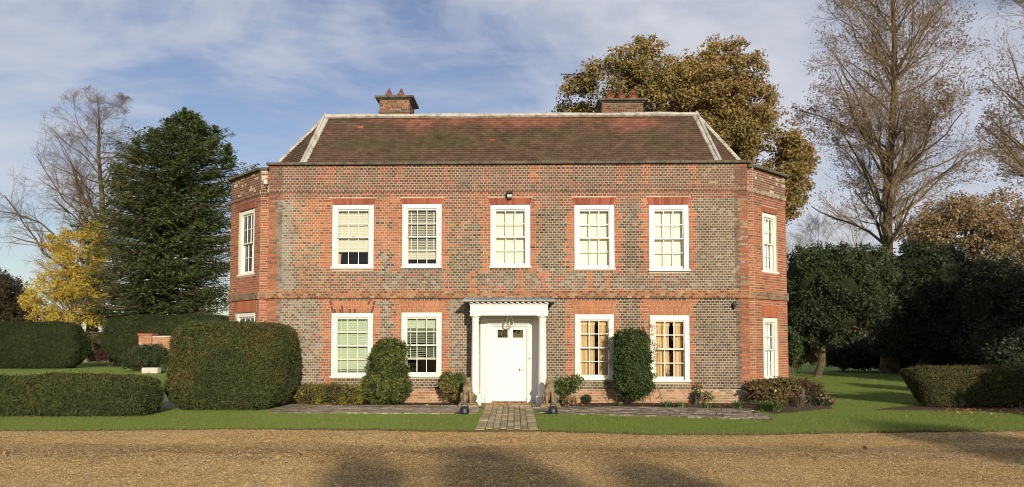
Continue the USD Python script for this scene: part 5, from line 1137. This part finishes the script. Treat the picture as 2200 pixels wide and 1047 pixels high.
leafed_tree('yellow_tree', 'small tree in bright yellow autumn leaf behind the clipped hedges on the left',
            [lobe(150, 575, 66, 85, 57, 2.4), lobe(116, 640, 58, 60, 57, 2.4), lobe(195, 620, 48, 80, 57, 2.2), lobe(205, 520, 32, 46, 57, 1.8), lobe(170, 680, 66, 26, 57, 2.0), lobe(98, 690, 36, 18, 57, 1.6), lobe(125, 520, 30, 26, 57, 1.4)],
            (gr(205, 778)[0], 57.5, 0), .34, 520, .46, 70, .15, [(.22, .17, .04), (.36, .26, .04), (.46, .34, .05), (.50, .39, .08)], 102, 'bark_pale', .3, .42, 34, .75, fork=.5)
tb = gr(205, 778); fr_ = np.random.default_rng(5)
BERRY = dots('berry', 90, .055, (.35, .03, .02), .93)
y = 33.0
HOLLY = [(.018, .030, .014), (.026, .042, .018), (.036, .055, .022), (.048, .066, .028)]
def berries(T, L, rng):
    P, d = lobe_points(rng, [L[2], L[3], L[0]], 420, .93); k = (d[:, 1] < .2) & (P[:, 2] < 5.2); P = P[k]; P = P[P[:, 2] < 3.6]; P = P[np.argsort(meshkit.fbm(P * .9, 3, 4))[-56:]]
    m = trimesh.creation.icosphere(1, .03); n = len(m.vertices); kk = len(P)
    obj('berries', ((P[:, None] + np.array(m.vertices)[None] * rng.uniform(.6, 1.5, (kk, 1, 1))).reshape(-1, 3), (np.array(m.faces)[None] + (np.arange(kk) * n)[:, None, None]).reshape(-1, 3)), 'leaf', T, tone=np.tile([.20, .04, .03], (kk * n, 1)), kind='stuff')
leafed_tree('holly_tree', 'dark holly tree with red berries and bare trunk beside the right wall of the house',
            [lobe(1790, 615, 92, 92, y, 2.2), lobe(1740, 600, 60, 72, y, 1.8), lobe(1835, 655, 78, 72, y, 2.0), lobe(1775, 690, 84, 46, y, 2.0), lobe(1860, 585, 56, 60, y, 1.6), lobe(1715, 680, 34, 50, y, 1.4)],
            gr(1757, 812), .165, 760, .34, 60, .12, [(.024, .038, .017), (.034, .052, .022), (.050, .070, .029), (.066, .088, .037)], 103, 'bark_olive', .72, .0, 18, .8, core=.78, extra=berries, fork=.62)
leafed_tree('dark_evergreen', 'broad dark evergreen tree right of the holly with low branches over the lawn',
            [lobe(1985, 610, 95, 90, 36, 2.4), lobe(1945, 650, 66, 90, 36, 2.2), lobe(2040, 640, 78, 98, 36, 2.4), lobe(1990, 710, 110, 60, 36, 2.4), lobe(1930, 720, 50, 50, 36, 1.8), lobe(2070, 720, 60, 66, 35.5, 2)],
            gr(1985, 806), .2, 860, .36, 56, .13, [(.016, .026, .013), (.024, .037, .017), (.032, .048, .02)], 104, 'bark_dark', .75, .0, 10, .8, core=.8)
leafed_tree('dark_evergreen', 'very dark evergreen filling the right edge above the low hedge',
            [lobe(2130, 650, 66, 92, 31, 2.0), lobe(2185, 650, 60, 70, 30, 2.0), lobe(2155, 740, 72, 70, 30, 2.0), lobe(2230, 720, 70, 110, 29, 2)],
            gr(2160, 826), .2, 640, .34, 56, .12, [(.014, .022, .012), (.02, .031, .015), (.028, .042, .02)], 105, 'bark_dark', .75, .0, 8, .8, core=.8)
plant('laurel_bush', 'dark laurel with large leaves above the right end of the low hedge', 'bush', [lobe(2165, 800, 44, 66, 21.5, .8), lobe(2215, 790, 52, 80, 21.5, .9), lobe(2190, 850, 50, 34, 21, .7)], 240, .22, 26, .13, [(.018, .028, .014), (.028, .042, .018), (.042, .055, .026)], base=gr(2190, 884), seed=68, core=.75, shell=.7)
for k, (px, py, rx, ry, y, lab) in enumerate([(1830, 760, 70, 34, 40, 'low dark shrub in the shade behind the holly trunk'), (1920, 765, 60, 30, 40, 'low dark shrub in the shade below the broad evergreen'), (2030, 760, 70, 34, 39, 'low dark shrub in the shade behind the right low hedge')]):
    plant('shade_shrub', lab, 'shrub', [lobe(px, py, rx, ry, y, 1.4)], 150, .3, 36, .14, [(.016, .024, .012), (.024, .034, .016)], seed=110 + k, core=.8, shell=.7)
plant('brown_bush', 'dark brown bush left of the yellow tree', 'bush', [lobe(22, 660, 42, 66, 62, 2.5), lobe(-30, 640, 50, 80, 62, 2.5), lobe(44, 690, 30, 40, 62, 2)], 620, .5, 40, .2, [(.05, .035, .02), (.035, .032, .018), (.07, .045, .025)], seed=69, stems=20, stem_r=.03)
RUS = [(.19, .125, .065), (.25, .17, .09), (.29, .21, .115), (.16, .125, .07)]
leafed_tree('russet_tree', 'rounded russet tree beyond the dark evergreens at the right', [lobe(2060, 500, 90, 75, 62, 4.5), lobe(2150, 480, 70, 66, 62, 4), lobe(2120, 560, 110, 60, 62, 4), lobe(2215, 520, 70, 70, 62, 4), lobe(2000, 540, 60, 50, 62, 3), lobe(2040, 462, 50, 36, 62, 3), lobe(1985, 500, 44, 40, 62, 3)],
            gr(2110, 776), .4, 720, .8, 46, .24, RUS, 106, 'bark_dark', .45, .40, 30, .7, leafmat='dull_leaf')

# ---- bare trees
def bare_tree(name, label, base, H, r, lean, seed, lv, bark, twig, env=None, leaves=None, sides=(12, 7, 5, 4, 3), stemfork=None, group=None):
    rng = np.random.default_rng(seed); base = np.array(base, float); T = thing(name, label, 'tree', tuple(base), 0, group); Bx = Branches(rng)
    P0 = np.array([[0, 0, -.1]]); D = np.array([[lean, 0, 1.0]])
    P, R = Bx.grow(P0, D, np.array([H]), np.array([r]), 14, .055, .08, .05)
    ramp = np.linspace(0, 1, 14)[None, :, None]; P[:, :, :2] -= (ramp * (P[:, -1:, :2] - P[:, :1, :2] - np.array([lean * H, 0])))
    R[:, 0] *= 1.55; R[:, 1] *= 1.08
    Ls = np.array([H]); cur = (P, R, Ls)
    for (n, t0, t1, ang, lr, rr, K, wig, trop, tl, lmin) in lv:
        P, R, Ls = cur; p, D, L, r_, b = Bx.sprout(P, R, n, t0, t1, ang, lr, rr, Ls, lmin, tl)
        if env is not None:
            for _ in range(3):
                tip = p + unit(D) * L[:, None]; out = ~env(tip + base); L = np.where(out, L * .66, L)
            keep = env(p + base) & (L > .12); p, D, L, r_ = p[keep], D[keep], L[keep], r_[keep]
        P, R = Bx.grow(p, D, L, np.maximum(r_, .0055), K, wig, trop, .3); cur = (P, R, L)
    k = len(Bx.lv)
    obj('trunk', Bx.mesh([0], sides[:1]), bark, T, smooth=True)
    obj('limb', Bx.mesh([1], sides[1:2]), bark, T, smooth=True)
    obj('twigs', Bx.mesh(range(2, k), sides[2:k]), twig, T)
    if leaves:
        nl, size, cols, lvls, scat = leaves; pts = np.concatenate([Bx.lv[i][0][:, -3:].reshape(-1, 3) for i in lvls]); w = meshkit.fbm((pts + base) * .30, 3, seed + 3); w = np.clip(w - .33, .02, 1) ** 1.6
        pk = pts[rng.choice(len(pts), nl, p=w / w.sum())] + rng.normal(0, scat, (nl, 3)); m, tn = leaf_quads(rng, pk, rng.normal(0, 1, (nl, 3)), size, palette(rng, nl, cols, pk, .4, .25, seed), .6)
        obj('leaves', m, 'leaf', T, tone=tn)
    return T, Bx
def envelope(L):
    return lambda P: in_lobes(P, L)
y = 60.0
E = envelope([lobe(205, 330, 110, 140, y, 5.5), lobe(180, 420, 150, 130, y, 6), lobe(130, 460, 108, 100, y, 6), lobe(230, 270, 80, 85, y, 4), lobe(100, 530, 86, 66, y, 5), lobe(205, 560, 60, 240, y, 4)])
bare_tree('bare_tree', 'tall leafless tree standing behind the yellow tree on the left', (at(204, 350, y)[0], y, 0), at(205, 200, y)[2], .46, .0, 201,
          [(54, .20, .985, .95, .40, .36, 9, .17, .06, .62, .9), (10, .12, 1.0, .72, .50, .48, 6, .2, .03, .4, .25), (8, .12, 1.0, .7, .5, .55, 5, .22, .01, .4, .18), (5, .2, 1.0, .6, .55, .6, 4, .22, -.02, .4, .12)], 'bark_olive', 'twig_dark', E)
y = 38.0
E = envelope([lobe(1795, 190, 110, 80, y, 3), lobe(1780, 330, 92, 70, y, 3), lobe(2030, 320, 95, 130, y, 3), lobe(2010, 180, 110, 130, y, 3), lobe(1900, 60, 160, 160, y, 5.5), lobe(1915, 200, 200, 160, y, 5.5), lobe(1900, 300, 175, 150, y, 5), lobe(1890, 390, 130, 110, y, 4), lobe(1905, 470, 40, 130, y, 2), lobe(1920, -120, 150, 160, y, 5)])
LV = [(.17, .105, .05), (.22, .14, .065), (.12, .08, .04), (.26, .17, .08)]
bare_tree('ash_tree', 'very tall tree with few brown leaves rising behind the holly on the right', (at(1905, 560, y)[0], y, 0), 25.0, .33, .0, 202,
          [(84, .25, .98, .95, .30, .34, 9, .15, .07, .22, 1.6), (9, .10, 1.0, .66, .48, .5, 6, .15, .05, .35, .3), (6, .12, 1.0, .58, .5, .55, 5, .17, .03, .4, .2), (3, .2, 1.0, .55, .55, .6, 4, .18, .0, .4, .14)], 'bark_olive', 'twig', E, (46000, .10, LV, (3, 4), .12))
y = 42.0
E = envelope([lobe(2200, 120, 78, 200, y, 4), lobe(2230, 300, 110, 130, y, 4), lobe(2190, 60, 60, 120, y, 3), lobe(2290, 300, 90, 500, y, 4)])
bare_tree('ash_tree', 'sparse brown leaved tree at the right edge of the picture', (at(2275, 560, y)[0], y, 0), 24.0, .42, -.02, 203,
          [(60, .2, .97, .78, .34, .36, 8, .12, .06, .35, .4), (8, .12, 1.0, .6, .5, .5, 6, .15, .04, .35, .25), (6, .15, 1.0, .55, .5, .55, 5, .18, .02, .4, .18), (3, .2, 1.0, .55, .55, .6, 4, .18, .0, .4, .12)], 'bark_olive', 'twig', E, (18000, .12, LV, (3, 4), .12))
for k, (px, top_, y, w, lab) in enumerate([(1755, 470, 66, 62, 'small grey leafless tree far off beside the right wall of the house'), (1835, 440, 70, 55, 'grey leafless tree far off behind the holly'), (1700, 500, 72, 50, 'faint leafless tree far off against the right wall of the house')]):
    b = at(px, 700, y); E = envelope([lobe(px, (top_ + 640) / 2, w * 1.15, (640 - top_) * .62, y, 3.5), lobe(px, 680, 20, 110, y, 2)])
    bare_tree('far_tree', lab, (b[0], y, 0), at(px, top_ + 6, y)[2], .16, .03, 210 + k, [(40, .2, .98, .8, .40, .42, 6, .16, .05, .45, .5), (10, .12, 1, .65, .5, .5, 5, .2, .03, .4, .25), (8, .15, 1, .6, .5, .6, 4, .2, .02, .4, .2)], 'bark_pale', 'twig', E, sides=(8, 5, 4, 3))

# ---- conifer: tiers of boughs with drooping sprays
def conifer(name, label, base, H, prof, seed, cols, cx=lambda z: 0.0, leaders=()):
    rng = np.random.default_rng(seed); base = np.array(base, float); T = thing(name, label, 'tree', tuple(base)); zz = np.arange(.9, H - .25, .20); Pb, Rb, SP, SN, SA = [], [], [], [], []
    for z in zz:
        R0 = np.interp(z / H, *prof); nb = int(6 + R0 * 1.0)
        for q in range(nb):
            az = rng.uniform(0, 2 * np.pi); L = R0 * rng.uniform(.6, 1.0) * (.78 + .62 * meshkit.noise(np.array([math.cos(az) * 1.6, math.sin(az) * 1.6, z * .75]), seed)); d = np.array([math.cos(az), math.sin(az), 0]); lat = np.array([-d[1], d[0], 0]); up = rng.uniform(-.10, .22) + .35 * (z / H) ** 2
            o = np.array([cx(z), 0, z + rng.uniform(-.15, .15)]); t = np.linspace(0, 1, 6); curve = lambda t_: o + d * (L * t_)[:, None] + np.array([0, 0, 1.0]) * (L * (up * t_ - .30 * t_ ** 2 + .26 * t_ ** 3.2))[:, None]
            Pb.append(curve(t)); Rb.append(.05 * (L / 4 + .3) * np.linspace(1, .2, 6))
            n = int(42 + 56 * L / 4); ts = rng.uniform(.30, 1.03, n); l = rng.uniform(-1, 1, n) * (.16 * L * (1.08 - ts) * 1.9 + .12)
            p = curve(ts) + lat * l[:, None] - np.array([0, 0, 1.0]) * (.55 * np.abs(l) ** 1.2 + rng.uniform(0, .10, n))[:, None]
            SP.append(p); SA.append(d * .75 + lat * (np.sign(l) * .75)[:, None] + np.array([0, 0, -.12])); SN.append(np.tile([0, 0, 1.0], (n, 1)) + d * .35)
    for lx, z0_, z1_, rr_ in leaders:
        for z in np.arange(z0_, z1_, .2):
            R0 = rr_ * (1 - (z - z0_) / (z1_ - z0_)) * rng.uniform(.6, 1.3) + .05
            for q in range(5):
                az = rng.uniform(0, 6.283); d = np.array([math.cos(az), math.sin(az), .55]); lat = np.array([-d[1], d[0], 0]); n = 14; ts = rng.uniform(.1, 1, n); l = rng.uniform(-.3, .3, n) * R0
                SP.append(np.array([lx, -.3, z]) + d * (R0 * ts)[:, None] + lat * l[:, None]); SA.append(np.tile(d * .8 + np.array([0, 0, .4]), (n, 1))); SN.append(np.tile(lat * .5 + np.array([0, 0, .8]), (n, 1)))
    P, N, A = np.concatenate(SP), np.concatenate(SN), np.concatenate(SA); ok = P[:, 2] > .1; P, N, A = P[ok], N[ok], A[ok]
    tn = palette(rng, len(P), cols, P, .55, .22, seed); m, tn = leaf_quads(rng, P, N, .28, tn, .34, along=A, jitter=.40)
    tk = np.array([[cx(z), 0, z] for z in np.linspace(-.1, H, 10)]); obj('trunk', tubes(tk[None], np.linspace(.36, .03, 10)[None], 10), 'bark_dark', T, smooth=True)
    obj('boughs', tubes(np.array(Pb), np.array(Rb), 4), 'bark_dark', T); obj('crown', m, 'dull_leaf', T, tone=tn); print(name, len(P))
y = 53.0; H = at(400, 240, y)[2]
conifer('conifer', 'tall broad dark green conifer just left of the house', (at(352, 700, y)[0], y, 0), H,
        ([0, .1, .3, .47, .63, .775, .877, .94, 1.0], [4.3, 4.7, 5.1, 5.3, 5.1, 4.2, 2.8, 1.5, .2]), 301, [(.036, .054, .018), (.055, .078, .024), (.078, .104, .034), (.105, .13, .042)], cx=lambda z: -.55 + 1.95 * (max(z, 0) / H) ** 1.2, leaders=[(1.4, H - 1.2, H + .1, .4), (-.9, H - 2.9, H - 1.3, .6), (3.4, H - 2.9, H - 1.2, .6), (-2.2, H - 4.0, H - 2.2, .6), (2.5, H - 2.2, H - .9, .5), (.3, H - 2.2, H - .6, .5), (4.4, H - 4.4, H - 2.6, .6), (-3.4, H - 6.0, H - 4.2, .6)])

# ---- trees that stand behind the viewer, out of the picture, and throw the shade on the drive and on the right
for k, (x, yy, h, w) in enumerate([(28.5, -12, 16.5, 3.0), (31.5, -8, 17.5, 3.4), (34, -13, 18, 4.0), (40, -9, 18, 4.2), (46, -4, 17, 4.2), (16.4, 3, 5.0, 1.9)]):
    L = [(np.array([x, yy, h * .45]), np.array([w, w, h * .36])), (np.array([x, yy, h * .72]), np.array([w * .7, w * .7, h * .28]))]
    leafed_tree('evergreen_tree', 'evergreen tree behind the viewer that shades the right of the garden', L, (x, yy, 0), .35, 360, .75, 30, .45, HOLLY, 400 + k, 'bark_dark', .4, .34, 10, .8, core=.0, group='evergreen trees behind the viewer')
for k, (px, py, r, d) in enumerate([(785, 1042, .42, 48.0), (1062, 1018, .50, 50.0), (1465, 1050, .34, 49.0), (2335, 985, 1.05, 44.0)]):
    g = gr(px, py); x, yy, zc = g[0] + d * TO_SUN[0] / -TO_SUN[1], g[1] - d, d * TO_SUN[2] / -TO_SUN[1]
    tip = [(np.array([x + dx * r, yy, zc + dz * r]), np.array([r, r, r * .8])) for dx, dz in ((0, 0), (.5, -.5), (-.5, -.6), (0, .2), (.2, -.9), (-.2, -.3))]
    L = tip + [(np.array([x + dx, yy, zc - 2.6 - r]), np.array([1.6, 1.6, 1.5])) for dx in (-.9, .9)] + [(np.array([x, yy, zc - 4.6]), np.array([2.4, 2.2, 1.6]))]
    leafed_tree('oak_tree', 'autumn tree behind the viewer that shades the gravel', L, (x, yy, 0), .25, 330, .42, 60, .26, OAK, 430 + k, 'bark_dark', .2, .0, 14, group='autumn trees behind the viewer')
def woodland(label, x0, x1, y, h, n, seed, cols):
    rng = np.random.default_rng(seed); xs = rng.uniform(x0, x1, n); L_ = [(np.array([x, y + rng.normal(0, 2.5), h * rng.uniform(.3, .55)]), np.array([2.6, 2.6, h * rng.uniform(.34, .5)])) for x in xs]
    (m, tn), _ = clump_crown(rng, L_, n * 26, .9, 26, .42, cols, .55, .0, .8, .2, seed=seed); p = obj('woodland', m, 'dull_leaf', None, tone=tn); tag(p, label, 'woodland', None, 'stuff')
woodland('distant wood seen as a dark belt under the trees on the right', 12, 62, 74, 5.0, 26, 501, [(.05, .045, .025), (.07, .055, .03), (.04, .045, .022)])
woodland('distant wood seen as a low dark belt behind the hedges on the left', -78, -14, 80, 3.4, 26, 503, [(.05, .045, .025), (.07, .055, .03), (.04, .045, .022)])
woodland('far wood behind the viewer across the drive', -90, 90, -100, 12, 120, 502, [(.06, .05, .025), (.09, .07, .03), (.045, .05, .022)])
# ---- grass, loose stones, fallen leaves
def scatter(name, label, category, protos, pts, scale, rng, tilt=.0, up=0.0):
    T = UsdGeom.PointInstancer.Define(stage, '/World/' + numbered('/World', name)); tag(T.GetPrim(), label, category, None, 'stuff')
    paths = []
    for i, (m, mt, tn) in enumerate(protos): paths.append(obj('piece', m, mt, T.GetPrim(), tone=tn).GetPath())
    n = len(pts); T.CreatePrototypesRel().SetTargets(paths); T.CreateProtoIndicesAttr(Vt.IntArray.FromNumpy(rng.integers(0, len(protos), n).astype(np.int32)))
    T.CreatePositionsAttr(Vt.Vec3fArray.FromNumpy(np.asarray(pts, np.float32)))
    s = scale * rng.uniform(.6, 1.4, n); T.CreateScalesAttr(Vt.Vec3fArray.FromNumpy(np.repeat(s[:, None], 3, 1).astype(np.float32)))
    a = rng.uniform(0, 2 * np.pi, n); ax = unit(np.c_[rng.normal(0, tilt, (n, 2)), np.ones(n)]) if tilt < 5 else unit(rng.normal(0, 1, (n, 3)))
    q = np.c_[np.cos(a / 2), ax * np.sin(a / 2)[:, None]]
    T.CreateOrientationsAttr(Vt.QuathArray([Gf.Quath(float(w), float(x), float(y_), float(z)) for w, x, y_, z in q])); return T
srng = np.random.default_rng(71)
def tuft(seed):
    r = np.random.default_rng(seed); n = 16; az = r.uniform(0, 6.28, n); o = np.c_[r.normal(0, .035, (n, 2)), np.zeros(n)]; h = r.uniform(.018, .040, n); d = np.c_[np.cos(az), np.sin(az), 0 * az]; tip = o + d * (h * .6)[:, None] + np.array([0, 0, 1.0]) * h[:, None]; sd = np.c_[-np.sin(az), np.cos(az), 0 * az] * .0028
    V = np.stack([o - sd, o + sd, tip], 1).reshape(-1, 3); c = np.array([(.15, .205, .043), (.19, .245, .058), (.25, .295, .085), (.12, .175, .037)])[r.integers(0, 4, n)] * r.uniform(.8, 1.2, (n, 1))
    return (V, np.arange(n * 3).reshape(n, 3)), 'leaf', np.repeat(c, 3, 0)
keepout = shapely.union_all([slabsL.buffer(0), slabsR.buffer(0), pathP, bedHedge.buffer(0), bedR.buffer(0), bedL.buffer(0), sideP.buffer(0)])
def on_lawn(n, x0, x1, y0, y1):
    P = np.c_[srng.uniform(x0, x1, n), srng.uniform(y0, y1, n)]
    k = shapely.contains_xy(lawn, P[:, 0], P[:, 1]) & ~shapely.contains_xy(keepout, P[:, 0], P[:, 1]); P = P[k]
    px, _ = project(np.c_[P, np.zeros(len(P))]); P = P[(px > -150) & (px < 2350)]
    return np.c_[P, np.full(len(P), .033)]
G = np.concatenate([on_lawn(42000, -12, 13, 13.6, 18.0), on_lawn(26000, 6.5, 18, 17.5, 26), on_lawn(14000, 7, 24, 26, 38), on_lawn(5000, -26, -14, 36, 46)])
EG = np.concatenate([rL, rR]); EG = EG[np.abs(EG[:, 0]) < 14]; EG = np.repeat(EG, 5, 0) + srng.normal(0, .03, (len(EG) * 5, 2)) + [0, .01]
scatter('grass', 'longer ragged grass along the cut edge of the lawn by the drive', 'grass', [tuft(k + 20) for k in range(4)], np.c_[EG, np.full(len(EG), .018)], 1.05, srng, .3)
scatter('grass', 'short green mown grass of the lawn', 'grass', [tuft(k) for k in range(6)], G, 1.0, srng)
def pebble(seed):
    r = np.random.default_rng(seed); m = trimesh.creation.icosphere(1, 1.0); v = np.array(m.vertices) * (1 + r.normal(0, .16, (len(m.vertices), 1))) * [1.0, .8, .55]
    c = np.array([(.30, .205, .095), (.25, .165, .075), (.34, .24, .115), (.18, .118, .06), (.44, .345, .20), (.22, .155, .085), (.31, .20, .08), (.19, .135, .07)])[seed % 8]
    return (v, np.array(m.faces)), 'paver', c
n = 130000; yy = 8.0 + 6.6 * srng.random(n) ** 1.25; xx = srng.uniform(-1, 1, n) * (yy * .74 + .5); P = np.c_[xx, yy]
P = P[~shapely.contains_xy(lawn.union(pathP), P[:, 0], P[:, 1])]; trk = np.abs(P[:, 1] + 1.1 * (meshkit.fbm(np.c_[P * 1.1, 0 * P[:, 0]], 3, 8) - .5) - 11.9) < .55; P = P[~(trk & (srng.random(len(P)) < .72))]
zz = (meshkit.fbm(np.c_[P[:, 0] * .35, P[:, 1] * .8, 0 * P[:, 0]], 4, 3) - .5) * .035 - .004
scatter('loose_gravel', 'loose tan and brown stones lying on the gravel drive', 'gravel', [pebble(k) for k in range(16)], np.c_[P, zz + .002], .0085, srng, 9.0)
def dead_leaf(seed):
    r = np.random.default_rng(seed); v = np.array([[-.5, 0, 0], [-.15, .28, .06], [.3, .22, .04], [.55, 0, .12], [.3, -.22, .07], [-.15, -.28, .02]]) + r.normal(0, .05, (6, 3)); f = np.array([[0, 1, 5], [1, 2, 5], [2, 4, 5], [2, 3, 4]])
    return (v, f), 'leaf', np.array([(.30, .13, .05), (.38, .22, .06), (.22, .11, .05), (.42, .30, .09)])[seed % 4]
Lp = [on_lawn(1200, -12, 14, 13.8, 20)[:300], on_lawn(900, 8, 20, 19, 36)[:200]]
tl_ = tb[:2] + srng.normal(0, 1, (380, 2)) * [3.4, 2.2]; Lp.append(np.c_[tl_, np.full(len(tl_), .04)])
gl_ = np.c_[srng.uniform(-9, 9, 90), srng.uniform(9.5, 14.5, 90)]; Lp.append(np.c_[gl_, np.full(90, .02)])
pv_ = np.c_[srng.uniform(-7.5, 7.5, 130), srng.normal(19.2, .35, 130)]; Lp.append(np.c_[pv_, np.full(130, .075)])
th = h2w(np.c_[srng.uniform(dU0 + .02, dU1 - .02, 16), srng.normal(-.16, .03, 16), np.full(16, .065)]); Lp.append(th)
hb = np.array([gr(x, y_)[:2] for x, y_ in zip(srng.uniform(2000, 2240, 160), srng.uniform(884, 897, 160))]); Lp.append(np.c_[hb, np.full(160, .055)])
scatter('fallen_leaves', 'fallen orange and yellow leaves on lawn, paving and gravel', 'leaves', [dead_leaf(k) for k in range(8)], np.concatenate(Lp), .085, srng, .35)
